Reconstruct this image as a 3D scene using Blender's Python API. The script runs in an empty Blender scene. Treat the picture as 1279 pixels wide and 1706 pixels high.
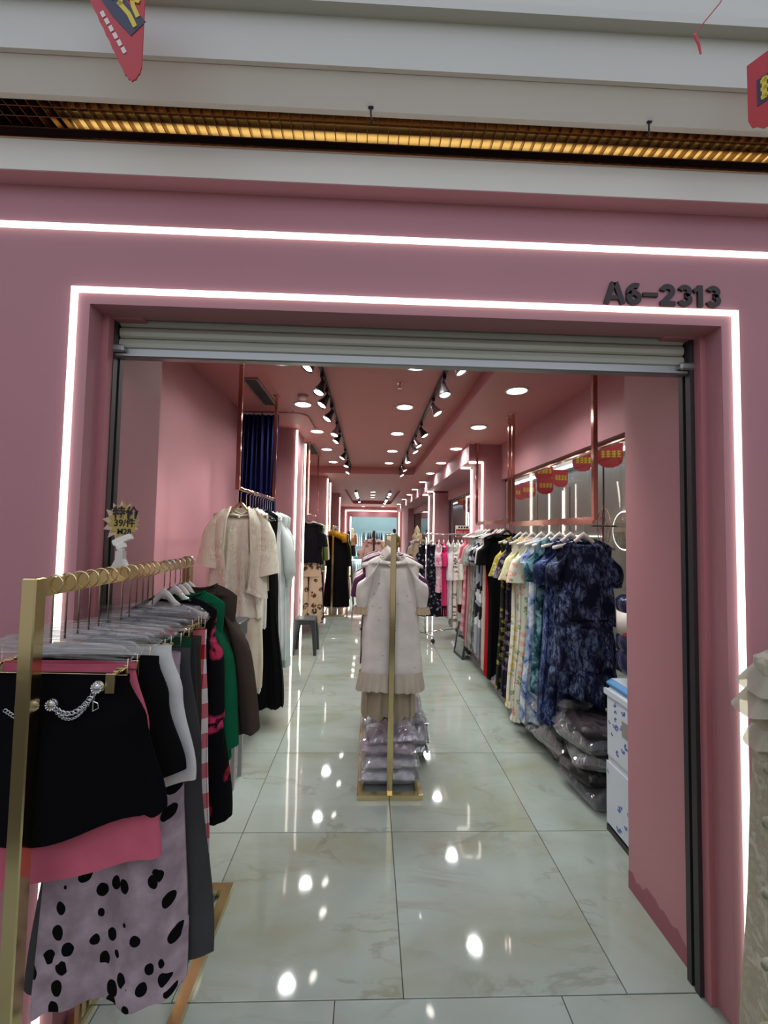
import bpy, bmesh, math, random
from mathutils import Vector, Matrix, noise
sc = bpy.context.scene
COL = sc.collection
PI = math.pi
random.seed(7)

# ------------------------------------------------------------------ camera
CH = 1.6315
yaw, pitch, roll = math.radians(1.9038), math.radians(2.6565), math.radians(1.0384)
fw = Vector((math.sin(yaw)*math.cos(pitch), math.cos(yaw)*math.cos(pitch), math.sin(pitch)))
rt = Vector((math.cos(yaw), -math.sin(yaw), 0)); up = rt.cross(fw)
r2 = rt*math.cos(roll)+up*math.sin(roll); u2 = up*math.cos(roll)-rt*math.sin(roll)
cam = bpy.data.cameras.new('camera'); cam_o = bpy.data.objects.new('camera', cam); COL.objects.link(cam_o)
m = Matrix((r2, u2, -fw)).transposed().to_4x4(); m.translation = Vector((0, 0, CH)); cam_o.matrix_world = m
cam.sensor_fit = 'VERTICAL'; cam.sensor_height = 24.0; cam.lens = 687.14/1706*24.0
cam.clip_start = 0.05; cam.clip_end = 100
sc.camera = cam_o

# ------------------------------------------------------------------ world, exposure, large lights
w = bpy.data.worlds.new('world'); sc.world = w; w.use_nodes = True
w.node_tree.nodes['Background'].inputs[0].default_value = (0.96, 0.97, 1.0, 1)
w.node_tree.nodes['Background'].inputs[1].default_value = 0.30
sc.view_settings.view_transform = 'Standard'; sc.view_settings.look = 'None'
sc.view_settings.gamma = 1.0; sc.view_settings.exposure = 0.25
sc.view_settings.use_curve_mapping = False
try:
    sc.cycles.use_denoising = True
    sc.cycles.max_bounces = 8; sc.cycles.transparent_max_bounces = 16
    sc.cycles.sample_clamp_indirect = 4.0
    sc.cycles.caustics_reflective = False; sc.cycles.caustics_refractive = False
except Exception:
    pass
P_DOWN, P_SPOT, E_LED, P_MALL = 27.0, 24.0, 1.7, 26.0

def area_light(name, loc, sx, sy, power, color, rot=(0, 0, 0)):
    l = bpy.data.lights.new(name, 'AREA'); l.shape = 'RECTANGLE'; l.size = sx; l.size_y = sy
    l.energy = power; l.color = color
    o = bpy.data.objects.new(name, l); o.location = loc; o.rotation_euler = rot; COL.objects.link(o); return o
area_light('mall_ceiling_light', (0.2, -1.6, 3.15), 5.0, 1.2, P_MALL, (1.0, 0.965, 0.92))
area_light('mall_ceiling_light', (3.0, 6.5, 2.98), 0.8, 8.0, 20, (0.9, 0.95, 1.0))

# ------------------------------------------------------------------ helpers
class MB:
    def __init__(s): s.v = []; s.f = []; s.mi = []; s.cur = 0
    def add(s, vs, fs):
        o = len(s.v); s.v += [tuple(p) for p in vs]
        s.f += [tuple(i+o for i in f) for f in fs]; s.mi += [s.cur]*len(fs); return s
    def box(s, x0, x1, y0, y1, z0, z1):
        vs = [(x, y, z) for z in (z0, z1) for y in (y0, y1) for x in (x0, x1)]
        return s.add(vs, [(0, 2, 3, 1), (4, 5, 7, 6), (0, 1, 5, 4), (2, 6, 7, 3), (0, 4, 6, 2), (1, 3, 7, 5)])
    def cbox(s, c, d, b=0.0):      # centred box, optional chamfer on the vertical edges and top
        x, y, z = c; a, e, h = d[0]/2, d[1]/2, d[2]/2
        if not b: return s.box(x-a, x+a, y-e, y+e, z-h, z+h)
        ring = [(-a+b, -e), (a-b, -e), (a, -e+b), (a, e-b), (a-b, e), (-a+b, e), (-a, e-b), (-a, -e+b)]
        ins = [(p*(a-b)/a, q*(e-b)/e) for p, q in ring]
        vs = [(x+p, y+q, z-h+b) for p, q in ring]+[(x+p, y+q, z+h-b) for p, q in ring]+[(x+p, y+q, z+h) for p, q in ins]+[(x+p, y+q, z-h) for p, q in ins]
        fs = []
        for i in range(8):
            j = (i+1) % 8
            fs += [(i, j, 8+j, 8+i), (8+i, 8+j, 16+j, 16+i), (24+i, 24+j, j, i)]
        fs += [tuple(range(16, 24)), tuple(range(31, 23, -1))]
        return s.add(vs, fs)
    def tube(s, pts, r, n=8, caps=True, flat=None, closed=False):
        pts = [Vector(p) for p in pts]; k = len(pts)
        rs = r if isinstance(r, (list, tuple)) else [r]*k
        vs = []; prev = None
        for i, p in enumerate(pts):
            if closed: t = (pts[(i+1) % k]-pts[i-1])
            else: t = (pts[min(i+1, k-1)]-pts[max(i-1, 0)])
            t.normalize()
            if prev is None:
                a = t.orthogonal().normalized()
                if abs(t.x) < .9: a = (Vector((1, 0, 0))-t*t.x).normalized()
            else: a = (prev-t*prev.dot(t)).normalized()
            prev = a; b = t.cross(a)
            for q in range(n):
                an = 2*PI*q/n
                vs.append(p+(a*math.cos(an)+b*math.sin(an)*(flat or 1))*rs[i])
        fs = []
        for i in range(k if closed else k-1):
            for q in range(n):
                a0 = i*n+q; a1 = i*n+(q+1) % n; i2 = (i+1) % k
                fs.append((a0, a1, i2*n+(q+1) % n, i2*n+q))
        if caps and not closed: fs += [tuple(range(n-1, -1, -1)), tuple(range((k-1)*n, k*n))]
        return s.add(vs, fs)
    def lathe(s, prof, n=20, c=(0, 0, 0), axis=None):   # prof of (r, z)
        M = Matrix.Identity(3)
        if axis is not None: M = Vector((0, 0, 1)).rotation_difference(Vector(axis)).to_matrix()
        vs = []; C = Vector(c)
        for r, z in prof:
            for q in range(n):
                an = 2*PI*q/n; vs.append(C+M @ Vector((r*math.cos(an), r*math.sin(an), z)))
        fs = [(i*n+q, i*n+(q+1) % n, (i+1)*n+(q+1) % n, (i+1)*n+q) for i in range(len(prof)-1) for q in range(n)]
        if prof[0][0] > 1e-4: fs.append(tuple(range(n-1, -1, -1)))
        if prof[-1][0] > 1e-4: fs.append(tuple(range((len(prof)-1)*n, len(prof)*n)))
        return s.add(vs, fs)
    def prism(s, poly, y0, y1):      # polygon in (x, z) extruded along y
        n = len(poly)
        vs = [(x, y0, z) for x, z in poly]+[(x, y1, z) for x, z in poly]
        return s.add(vs, [tuple(range(n)), tuple(range(2*n-1, n-1, -1))]+[(i, n+i, n+(i+1) % n, (i+1) % n) for i in range(n)])
    def xf(s, M, i0=0):
        for i in range(i0, len(s.v)): s.v[i] = tuple(M @ Vector(s.v[i]))
        return s
    def mesh(s, name, mats, smooth=False):
        me = bpy.data.meshes.new(name); me.from_pydata(s.v, [], s.f)
        for mt in (mats if isinstance(mats, (list, tuple)) else [mats]): me.materials.append(mt)
        if any(s.mi): me.polygons.foreach_set('material_index', s.mi)
        if smooth: me.polygons.foreach_set('use_smooth', [True]*len(me.polygons))
        me.update(); return me
    def obj(s, name, mats, parent=None, loc=None, smooth=False):
        return link(name, s.mesh(name, mats, smooth), parent, loc)

def link(name, me, parent=None, loc=None, rot=None):
    o = bpy.data.objects.new(name, me); COL.objects.link(o)
    if parent is not None: o.parent = parent
    if loc is not None: o.location = loc
    if rot is not None: o.rotation_euler = rot
    return o
def tag(o, label, cat, group=None):
    o['label'] = label; o['category'] = cat
    if group: o['group'] = group
    return o
def thing(name, label, cat, loc=(0, 0, 0), rz=0, group=None, rot=None):
    o = bpy.data.objects.new(name, None); COL.objects.link(o); o.empty_display_size = .05
    o.location = loc; o.rotation_euler = rot or (0, 0, rz)
    return tag(o, label, cat, group)
def struct(name, mb, mat, parent=None):
    o = mb.obj(name, mat, parent)
    if parent is None: o['kind'] = 'structure'
    return o
ORD = ['nearest', 'second', 'third', 'fourth', 'fifth', 'sixth', 'seventh', 'eighth', 'ninth', 'tenth', 'eleventh', 'twelfth', 'thirteenth', 'fourteenth', 'fifteenth', 'sixteenth', 'seventeenth', 'eighteenth', 'nineteenth', 'twentieth']

# ------------------------------------------------------------------ materials
def nmat(name):
    mt = bpy.data.materials.new(name); mt.use_nodes = True
    nt = mt.node_tree; return mt, nt, nt.nodes['Principled BSDF']
def N(nt, typ, **kw):
    n = nt.nodes.new(typ)
    for k, v in kw.items():
        if k in n.inputs: n.inputs[k].default_value = v
        else: setattr(n, k, v)
    return n
def c4(c): return (c[0], c[1], c[2], 1)
def S(r, g, b):                      # sRGB 0-255 -> linear
    f = lambda u: (u/255/12.92) if u/255 <= .04045 else ((u/255+.055)/1.055)**2.4
    return (f(r), f(g), f(b))
def pm(name, col, rough=.5, metal=0, bump=0, bscale=40, var=0, spec=.5, emit=None, estr=0, trans=0, alpha=1, vscale=3):
    mt, nt, b = nmat(name)
    b.inputs['Base Color'].default_value = c4(col); b.inputs['Roughness'].default_value = rough
    b.inputs['Metallic'].default_value = metal; b.inputs['Specular IOR Level'].default_value = spec
    if emit: b.inputs['Emission Color'].default_value = c4(emit); b.inputs['Emission Strength'].default_value = estr
    if trans: b.inputs['Transmission Weight'].default_value = trans
    if alpha < 1: b.inputs['Alpha'].default_value = alpha
    if bump or var:
        tc = N(nt, 'ShaderNodeTexCoord')
        no = N(nt, 'ShaderNodeTexNoise', Scale=bscale, Detail=4.0); nt.links.new(tc.outputs['Object'], no.inputs['Vector'])
        if bump:
            bp = N(nt, 'ShaderNodeBump', Strength=bump, Distance=.01)
            nt.links.new(no.outputs['Fac'], bp.inputs['Height']); nt.links.new(bp.outputs['Normal'], b.inputs['Normal'])
        if var:
            n2 = N(nt, 'ShaderNodeTexNoise', Scale=vscale, Detail=5.0); nt.links.new(tc.outputs['Object'], n2.inputs['Vector'])
            mx = N(nt, 'ShaderNodeMix', data_type='RGBA')
            mx.inputs[6].default_value = c4([x*(1-var) for x in col]); mx.inputs[7].default_value = c4([min(1, x*(1+var)) for x in col])
            nt.links.new(n2.outputs['Fac'], mx.inputs[0]); nt.links.new(mx.outputs[2], b.inputs['Base Color'])
    return mt
def emis(name, col, st): return pm(name, (.8, .8, .8), emit=col, estr=st)

PINK = pm('pink_wall_paint', S(180, 125, 131), .55, bump=.04, bscale=60, var=.05)
PINKC = pm('pink_ceiling_paint', S(192, 126, 124), .6, var=.04)
PINKT = pm('pink_trim_paint', S(182, 116, 122), .5, var=.04)
WHITE = pm('white_gypsum_paint', S(236, 232, 218), .6, var=.03)
GREYP = pm('pale_grey_fascia', S(202, 200, 186), .55, var=.04)
ROSE = pm('rose_gold_mirror_metal', (.72, .45, .36), .12, 1, bump=.03, bscale=12)
GOLD = pm('polished_brass', (.72, .58, .30), .16, 1, bump=.05, bscale=9)
GOLDG = pm('gold_mirror_louver', (.75, .56, .25), .10, 1, bump=.05, bscale=25)
GOLDW = pm('thin_gold_wire', (.75, .60, .38), .25, 1)
CHROME = pm('chrome', (.75, .75, .77), .12, 1)
STEEL = pm('grey_steel_guide', S(70, 68, 70), .4, .6)
SHUT = pm('cream_shutter_slat', S(178, 180, 165), .4, .1, var=.04)
SHUTB = pm('grey_aluminium_bar', S(150, 152, 150), .3, .7)
BLACK = pm('black_plastic', (.012, .012, .013), .35)
DARKW = pm('charcoal_plastic', S(62, 68, 70), .4)
SILVER = pm('silver_lamp_housing', S(165, 160, 165), .25, .7)
LED = emis('led_strip_glow', (1.0, .97, .90), E_LED)
LEDW = emis('led_strip_warm_glow', (1.0, .94, .80), E_LED*3.0)
LAMP = emis('downlight_glow', (.95, .98, 1.0), 14)
LAMPW = emis('spotlight_glow', (1.0, .95, .85), 14)
BLUEGLOW = emis('backlit_ceiling_panel', (.66, .74, .95), .85)
HANGW = pm('white_plastic_hanger', S(214, 204, 194), .35)
HANGK = pm('black_velvet_hanger', (.01, .01, .01), .8)
LETTER = pm('dark_bronze_letter', S(48, 38, 34), .35, .3)
WBAND = pm('silver_grey_film_band', S(120, 118, 116), .4, .4)
def clear_plastic(name, tint=(.9, .93, .93), fac=.12, rough=.05, body=0.0):
    """see-through sheet: transparent, with a Fresnel-like glossy coat and an optional milky body"""
    mt, nt, b = nmat(name)
    b.inputs['Base Color'].default_value = c4(tint); b.inputs['Roughness'].default_value = .5
    tr = N(nt, 'ShaderNodeBsdfTransparent'); tr.inputs[0].default_value = c4([min(1, t*1.05) for t in tint])
    gl = N(nt, 'ShaderNodeBsdfGlossy', Roughness=rough)
    lw = N(nt, 'ShaderNodeLayerWeight', Blend=.35)
    pw = N(nt, 'ShaderNodeMath', operation='POWER'); pw.inputs[1].default_value = 2.5
    ma = N(nt, 'ShaderNodeMath', operation='MULTIPLY_ADD'); ma.inputs[1].default_value = .55; ma.inputs[2].default_value = fac; ma.use_clamp = True
    m0 = N(nt, 'ShaderNodeMixShader'); m0.inputs[0].default_value = body
    ms = N(nt, 'ShaderNodeMixShader'); L = nt.links.new
    L(lw.outputs['Facing'], pw.inputs[0]); L(pw.outputs[0], ma.inputs[0]); L(ma.outputs[0], ms.inputs[0])
    L(tr.outputs[0], m0.inputs[1]); L(b.outputs[0], m0.inputs[2])
    L(m0.outputs[0], ms.inputs[1]); L(gl.outputs[0], ms.inputs[2])
    L(ms.outputs[0], nt.nodes['Material Output'].inputs[0]); return mt
CLEAR = clear_plastic('clear_acrylic', (.96, .975, .975), .06, .05, .02)
FILM = clear_plastic('clear_bag_film', (.93, .94, .96), .16, .08, .12)
GLASS = clear_plastic('shopfront_glass', (.95, .98, .97), .04, .01)
TULLE = clear_plastic('cream_tulle', S(188, 182, 164), .02, .6, .6)

def marble():
    mt, nt, b = nmat('polished_cream_marble_tile')
    geo = N(nt, 'ShaderNodeNewGeometry'); oi = N(nt, 'ShaderNodeObjectInfo')
    ad = N(nt, 'ShaderNodeVectorMath', operation='ADD')
    mu = N(nt, 'ShaderNodeMath', operation='MULTIPLY'); mu.inputs[1].default_value = 37.0
    nt.links.new(oi.outputs['Random'], mu.inputs[0]); nt.links.new(geo.outputs['Position'], ad.inputs[0]); nt.links.new(mu.outputs[0], ad.inputs[1])
    mp = N(nt, 'ShaderNodeMapping'); mp.inputs['Scale'].default_value = (1.0, 2.2, 1); mp.inputs['Rotation'].default_value = (0, 0, .35)
    nt.links.new(ad.outputs[0], mp.inputs[0])
    n1 = N(nt, 'ShaderNodeTexNoise', Scale=1.3, Detail=8.0, Roughness=.55, Distortion=.6); nt.links.new(mp.outputs[0], n1.inputs['Vector'])
    r1 = N(nt, 'ShaderNodeValToRGB'); cr = r1.color_ramp
    cr.elements[0].position = .3; cr.elements[0].color = c4(S(146, 148, 128)); cr.elements[1].position = .72; cr.elements[1].color = c4(S(164, 173, 167))
    e = cr.elements.new(.5); e.color = c4(S(156, 164, 154))
    nt.links.new(n1.outputs['Fac'], r1.inputs[0])
    # thin veins
    n2 = N(nt, 'ShaderNodeTexNoise', Scale=1.1, Detail=6.0, Roughness=.6, Distortion=1.2); nt.links.new(mp.outputs[0], n2.inputs['Vector'])
    sb = N(nt, 'ShaderNodeMath', operation='SUBTRACT'); sb.inputs[1].default_value = .5; nt.links.new(n2.outputs['Fac'], sb.inputs[0])
    ab = N(nt, 'ShaderNodeMath', operation='ABSOLUTE'); nt.links.new(sb.outputs[0], ab.inputs[0])
    r2_ = N(nt, 'ShaderNodeValToRGB'); r2_.color_ramp.elements[0].color = (1, 1, 1, 1); r2_.color_ramp.elements[0].position = 0
    r2_.color_ramp.elements[1].color = (0, 0, 0, 1); r2_.color_ramp.elements[1].position = .030
    nt.links.new(ab.outputs[0], r2_.inputs[0])
    n3 = N(nt, 'ShaderNodeTexNoise', Scale=2.0, Detail=2.0); nt.links.new(mp.outputs[0], n3.inputs['Vector'])
    r3 = N(nt, 'ShaderNodeValToRGB'); r3.color_ramp.elements[0].position = .45; r3.color_ramp.elements[1].position = .65
    nt.links.new(n3.outputs['Fac'], r3.inputs[0])
    m2 = N(nt, 'ShaderNodeMath', operation='MULTIPLY'); nt.links.new(r2_.outputs[0], m2.inputs[0]); nt.links.new(r3.outputs[0], m2.inputs[1])
    m3 = N(nt, 'ShaderNodeMath', operation='MULTIPLY'); m3.inputs[1].default_value = .38; nt.links.new(m2.outputs[0], m3.inputs[0])
    mx = N(nt, 'ShaderNodeMix', data_type='RGBA'); mx.inputs[7].default_value = c4(S(112, 102, 80))
    nt.links.new(m3.outputs[0], mx.inputs[0]); nt.links.new(r1.outputs[0], mx.inputs[6]); nt.links.new(mx.outputs[2], b.inputs['Base Color'])
    b.inputs['Roughness'].default_value = .045; b.inputs['Specular IOR Level'].default_value = .55
    bp = N(nt, 'ShaderNodeBump', Strength=.008, Distance=.02); n5 = N(nt, 'ShaderNodeTexNoise', Scale=7.0, Detail=1.0)
    nt.links.new(geo.outputs['Position'], n5.inputs['Vector']); nt.links.new(n5.outputs['Fac'], bp.inputs['Height']); nt.links.new(bp.outputs['Normal'], b.inputs['Normal'])
    return mt
MARBLE = marble()
GROUT = pm('dark_grout', S(78, 74, 66), .8)
def far_tiles():
    mt, nt, b = nmat('distant_polished_tiles')
    geo = N(nt, 'ShaderNodeNewGeometry')
    br = N(nt, 'ShaderNodeTexBrick'); br.offset = 0; br.inputs['Scale'].default_value = 1.25
    br.inputs['Color1'].default_value = c4(S(166, 168, 158)); br.inputs['Color2'].default_value = c4(S(160, 162, 150)); br.inputs['Mortar'].default_value = c4(S(90, 86, 78))
    br.inputs['Mortar Size'].default_value = .006; br.inputs['Brick Width'].default_value = 1.0; br.inputs['Row Height'].default_value = 1.0
    nt.links.new(geo.outputs['Position'], br.inputs['Vector']); nt.links.new(br.outputs['Color'], b.inputs['Base Color'])
    b.inputs['Roughness'].default_value = .08; b.inputs['Specular IOR Level'].default_value = .55; return mt
FARTILE = far_tiles()

_cm = {}
def cloth(c1, pat='plain', c2=None, c3=None, s=1.0, rough=.85, thr=.35, sheen=0):
    """fabric: c1 ground colour, pattern colours c2 and c3"""
    key = (c1, pat, c2, c3, s, rough, thr)
    if key in _cm: return _cm[key]
    mt, nt, b = nmat('fabric_'+pat); L = nt.links.new
    b.inputs['Roughness'].default_value = rough; b.inputs['Specular IOR Level'].default_value = .12 if rough > .75 else .3
    if sheen: b.inputs['Sheen Weight'].default_value = sheen
    tc = N(nt, 'ShaderNodeTexCoord'); co = tc.outputs['Object']
    l1 = c4(S(*c1)); l2 = c4(S(*(c2 or c1))); l3 = c4(S(*(c3 or c2 or c1)))
    def warp(scale, amt):
        n = N(nt, 'ShaderNodeTexNoise', Scale=scale, Detail=2.0); L(co, n.inputs['Vector'])
        a = N(nt, 'ShaderNodeVectorMath', operation='MULTIPLY_ADD'); a.inputs[1].default_value = (amt,)*3
        L(n.outputs['Color'], a.inputs[0]); L(co, a.inputs[2]); return a.outputs[0]
    def mix(f, a, bcol):
        mx = N(nt, 'ShaderNodeMix', data_type='RGBA'); L(f, mx.inputs[0])
        for sock, i in ((a, 6), (bcol, 7)):
            if hasattr(sock, 'is_linked'): L(sock, mx.inputs[i])
            else: mx.inputs[i].default_value = sock
        return mx.outputs[2]
    def ramp(f, stops, interp='LINEAR'):
        r = N(nt, 'ShaderNodeValToRGB'); r.color_ramp.interpolation = interp
        r.color_ramp.elements[0].position, r.color_ramp.elements[0].color = stops[0]
        r.color_ramp.elements[1].position, r.color_ramp.elements[1].color = stops[-1]
        for p, c in stops[1:-1]:
            e = r.color_ramp.elements.new(p); e.color = c
        L(f, r.inputs[0]); return r.outputs[0]
    W1 = (1, 1, 1, 1); K0 = (0, 0, 0, 1)
    if pat == 'plain':
        n = N(nt, 'ShaderNodeTexNoise', Scale=9.0*s, Detail=4.0); L(co, n.inputs['Vector'])
        out = ramp(n.outputs['Fac'], [(.3, c4([x*.88 for x in l1[:3]])), (.7, c4([min(1, x*1.08) for x in l1[:3]]))])
    elif pat in ('floral', 'dots'):
        v = N(nt, 'ShaderNodeTexVoronoi', Scale=14.0*s)
        mp = N(nt, 'ShaderNodeMapping'); mp.inputs['Scale'].default_value = (1, .25, .8 if pat == 'dots' else 1)
        L(warp(25*s if pat == 'floral' else 9*s, .03/s), mp.inputs[0]); L(mp.outputs[0], v.inputs['Vector'])
        f = ramp(v.outputs['Distance'], [(thr-.03, W1), (thr+.03, K0)])
        if pat == 'floral':
            sp = N(nt, 'ShaderNodeSeparateColor'); L(v.outputs['Color'], sp.inputs[0])
            pick = ramp(sp.outputs[0], [(.45, l2), (.55, l3)])
            n = N(nt, 'ShaderNodeTexNoise', Scale=60.0*s, Detail=3.0); L(co, n.inputs['Vector'])
            f2 = ramp(n.outputs['Fac'], [(.38, K0), (.5, W1)])
            mm = N(nt, 'ShaderNodeMath', operation='MULTIPLY'); L(f, mm.inputs[0]); L(f2, mm.inputs[1])
            out = mix(mm.outputs[0], l1, pick)
        else:
            sp = N(nt, 'ShaderNodeSeparateColor'); L(v.outputs['Color'], sp.inputs[0])
            th = N(nt, 'ShaderNodeMath', operation='MULTIPLY'); th.inputs[1].default_value = thr*1.6; L(sp.outputs[1], th.inputs[0])
            lt = N(nt, 'ShaderNodeMath', operation='LESS_THAN'); L(v.outputs['Distance'], lt.inputs[0]); L(th.outputs[0], lt.inputs[1])
            n = N(nt, 'ShaderNodeTexNoise', Scale=14.0, Detail=4.0); L(co, n.inputs['Vector'])
            base = ramp(n.outputs['Fac'], [(.35, l3), (.65, l1)])
            out = mix(lt.outputs[0], base, l2)
    elif pat == 'blotch':
        n = N(nt, 'ShaderNodeTexNoise', Scale=11.0*s, Detail=5.0, Roughness=.6, Distortion=.5); L(warp(4*s, .1/s), n.inputs['Vector'])
        out = ramp(n.outputs['Fac'], [(.36, l1), (.5, l2), (.62, l3)])
    elif pat == 'crinkle':
        mp = N(nt, 'ShaderNodeMapping'); mp.inputs['Scale'].default_value = (1, 1, .35); L(warp(30*s, .03), mp.inputs[0])
        n = N(nt, 'ShaderNodeTexNoise', Scale=55.0*s, Detail=5.0, Roughness=.7); L(mp.outputs[0], n.inputs['Vector'])
        n2 = N(nt, 'ShaderNodeTexNoise', Scale=9.0*s, Detail=2.0); L(co, n2.inputs['Vector'])
        f = ramp(n.outputs['Fac'], [(.46, K0), (.62, W1)]); g = ramp(n2.outputs['Fac'], [(.38, K0), (.62, W1)])
        mm = N(nt, 'ShaderNodeMath', operation='MULTIPLY'); L(f, mm.inputs[0]); L(g, mm.inputs[1])
        out = mix(mm.outputs[0], ramp(n2.outputs['Fac'], [(.4, l1), (.6, l3)]), l2)
    elif pat == 'gingham':
        sx = N(nt, 'ShaderNodeSeparateXYZ'); L(co, sx.inputs[0]); outs = []
        for ax in (0, 2):
            mu = N(nt, 'ShaderNodeMath', operation='MULTIPLY'); mu.inputs[1].default_value = s; L(sx.outputs[ax], mu.inputs[0])
            fr = N(nt, 'ShaderNodeMath', operation='FRACT'); L(mu.outputs[0], fr.inputs[0])
            gt = N(nt, 'ShaderNodeMath', operation='GREATER_THAN'); gt.inputs[1].default_value = .5; L(fr.outputs[0], gt.inputs[0]); outs.append(gt.outputs[0])
        a = N(nt, 'ShaderNodeMath', operation='ADD'); L(outs[0], a.inputs[0]); L(outs[1], a.inputs[1])
        h = N(nt, 'ShaderNodeMath', operation='MULTIPLY'); h.inputs[1].default_value = .5; L(a.outputs[0], h.inputs[0])
        out = ramp(h.outputs[0], [(0, l1), (.3, l2), (.8, l3)], 'CONSTANT')
    elif pat == 'geo':
        v = N(nt, 'ShaderNodeTexVoronoi', Scale=11.0*s, distance='MANHATTAN')
        mp = N(nt, 'ShaderNodeMapping'); mp.inputs['Scale'].default_value = (1, .2, .7); L(co, mp.inputs[0]); L(mp.outputs[0], v.inputs['Vector'])
        sp = N(nt, 'ShaderNodeSeparateColor'); L(v.outputs['Color'], sp.inputs[0])
        out = ramp(sp.outputs[0], [(0, l1), (.38, l2), (.7, l3)], 'CONSTANT')
    elif pat == 'stripe':
        wv = N(nt, 'ShaderNodeTexWave', Scale=6.0*s, Distortion=.3); L(co, wv.inputs['Vector'])
        out = ramp(wv.outputs['Fac'], [(.45, l1), (.55, l2)])
    L(out, b.inputs['Base Color'])
    nb = N(nt, 'ShaderNodeTexNoise', Scale=26.0, Detail=3.0); L(co, nb.inputs['Vector'])
    bp = N(nt, 'ShaderNodeBump', Strength=.25, Distance=.008); L(nb.outputs['Fac'], bp.inputs['Height']); L(bp.outputs['Normal'], b.inputs['Normal'])
    _cm[key] = mt; return mt

# ================================================================== STRUCTURE
def sbox(name, mat, *b, parent=None): return struct(name, MB().box(*b), mat, parent)
# floor: slab, single tiles near, receding tiles by material
floor = sbox('floor', GROUT, -4.5, 9.0, -3.0, 10.3, -.12, -.006)
tm = MB().cbox((0, 0, -.005), (.7965, .7965, .010), .0012).mesh('tile', MARBLE)
for j in range(11):
    for i in range(-3, 3):
        link('tile', tm, floor, (.150+.8*i+.4, 1.516+.8*j+.4, 0))
for j in range(2):
    for i in range(-3, 4):
        link('tile', tm, floor, (-.09+.8*i+.4, 1.516-.8*j-.4, 0))
sbox('floor_rear', FARTILE, -3.2, 1.95, 10.316, 31, -.12, 0)
sbox('floor_mall_side', FARTILE, 1.951, 9, 1.52, 31, -.12, -.001)

# shop front wall, opening X -.965..1.24, top 2.385
OL, OR, OT, YF = -.965, 1.24, 2.385, 1.40
sbox('wall_front', PINK, -3.2, OL, YF, 1.56, -.006, 2.847)
sbox('wall_front', PINK, OR, 3.0, YF, 1.56, -.006, 2.847)
sbox('wall_front', PINK, OL, OR, YF, 1.50, OT, 2.847)
sbox('trim_1', PINKT, OL, OL+.022, 1.47, 1.515, 0, OT)
sbox('trim_2', PINKT, OR-.022, OR, 1.47, 1.515, 0, OT)
sbox('wall_return_left', PINK, -1.62, -.95, 1.56, 1.86, -.006, 3.0)
sbox('wall_return_right', PINK, 1.235, 1.80, 1.56, 1.954, -.006, 3.0)
mb = MB(); rq = random.Random(11); yy = [1.60+.354*i/14 for i in range(15)]; hh = [.10-.03*abs(i-7)/7+rq.uniform(-.02, .02) for i in range(15)]
vs = [(1.2325, y, z) for y, h_ in zip(yy, hh) for z in (0, h_)]+[(1.2352, y, z) for y, h_ in zip(yy, hh) for z in (0, h_)]
mb.add(vs, [(2*i, 2*i+1, 2*i+3, 2*i+2) for i in range(14)]+[(2*i+1, 30+2*i+1, 30+2*i+3, 2*i+3) for i in range(14)])
struct('baseboard_return', mb, pm('darker_repaint_pink', S(150, 86, 96), .5))
sbox('wall_header', PINK, -.95, 1.235, 1.60, 1.76, 2.42, 3.0)
# bands above the shop front
sbox('trim_3', WHITE, -3.2, 3.0, 1.342, 1.3995, 2.797, 2.903)
sbox('trim_9', PINK, -3.2, 3.0, 1.343, 1.3995, 2.794, 2.7968)
sbox('trim_4', ROSE, -3.2, 3.0, 1.336, 1.3995, 2.903, 2.911)
struct('ceiling_mall_soffit', MB().add([(x, y, z) for x in (-3.2, 3.0) for y, z in ((1.168, 2.994), (1.228, 2.938), (1.262, 2.955), (1.262, 3.0995), (1.168, 3.0995))], [(0, 1, 2, 3, 4), (9, 8, 7, 6, 5), (0, 5, 6, 1), (1, 6, 7, 2), (2, 7, 8, 3), (3, 8, 9, 4), (4, 9, 5, 0)]), WHITE)
sbox('ceiling_mall_fascia', GREYP, -3.2, 3.0, 1.165, 1.268, 3.10, 3.42)
sbox('trim_5', GREYP, -3.2, 3.0, 1.152, 1.1645, 2.992, 3.1449)
sbox('trim_6', GREYP, -3.2, 3.0, 1.118, 1.1645, 3.145, 3.175)
struct('ceiling_light_panel', MB().box(-3.2, 3.0, -3.0, 1.165, 3.40, 3.42), BLUEGLOW)

# interior shell
sbox('wall_left', PINK, -1.62, -1.5, 1.86, 20.8, -.006, 3.0)
sbox('ceiling', PINKC, -1.62, .95, 1.60, 8.72, 2.98, 3.08)
sbox('ceiling_soffit_right', PINKC, .925, 1.97, 1.56, 8.72, 2.84, 3.08)
sbox('ceiling_beam', PINKC, -1.62, .925, 8.72, 12.2, 2.84, 3.08)
sbox('ceiling_beam', PINKC, .925, 1.97, 8.72, 20.8, 2.84, 3.08)
sbox('ceiling_beam', PINKC, -1.62, -.80, 12.2, 20.8, 2.84, 3.08)
sbox('ceiling_beam', PINKC, -.80, .925, 18.5, 20.8, 2.84, 3.08)
sbox('ceiling_tray', PINKC, -.80, .925, 12.2, 18.5, 2.98, 3.08)
for x0, x1, y0, y1 in ((.905, .925, 1.76, 8.72), (.905, .925, 12.2, 18.5), (-.80, -.78, 12.2, 18.5)):
    sbox('trim_7', PINKT, x0, x1, y0, y1, 2.835, 2.875)
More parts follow.
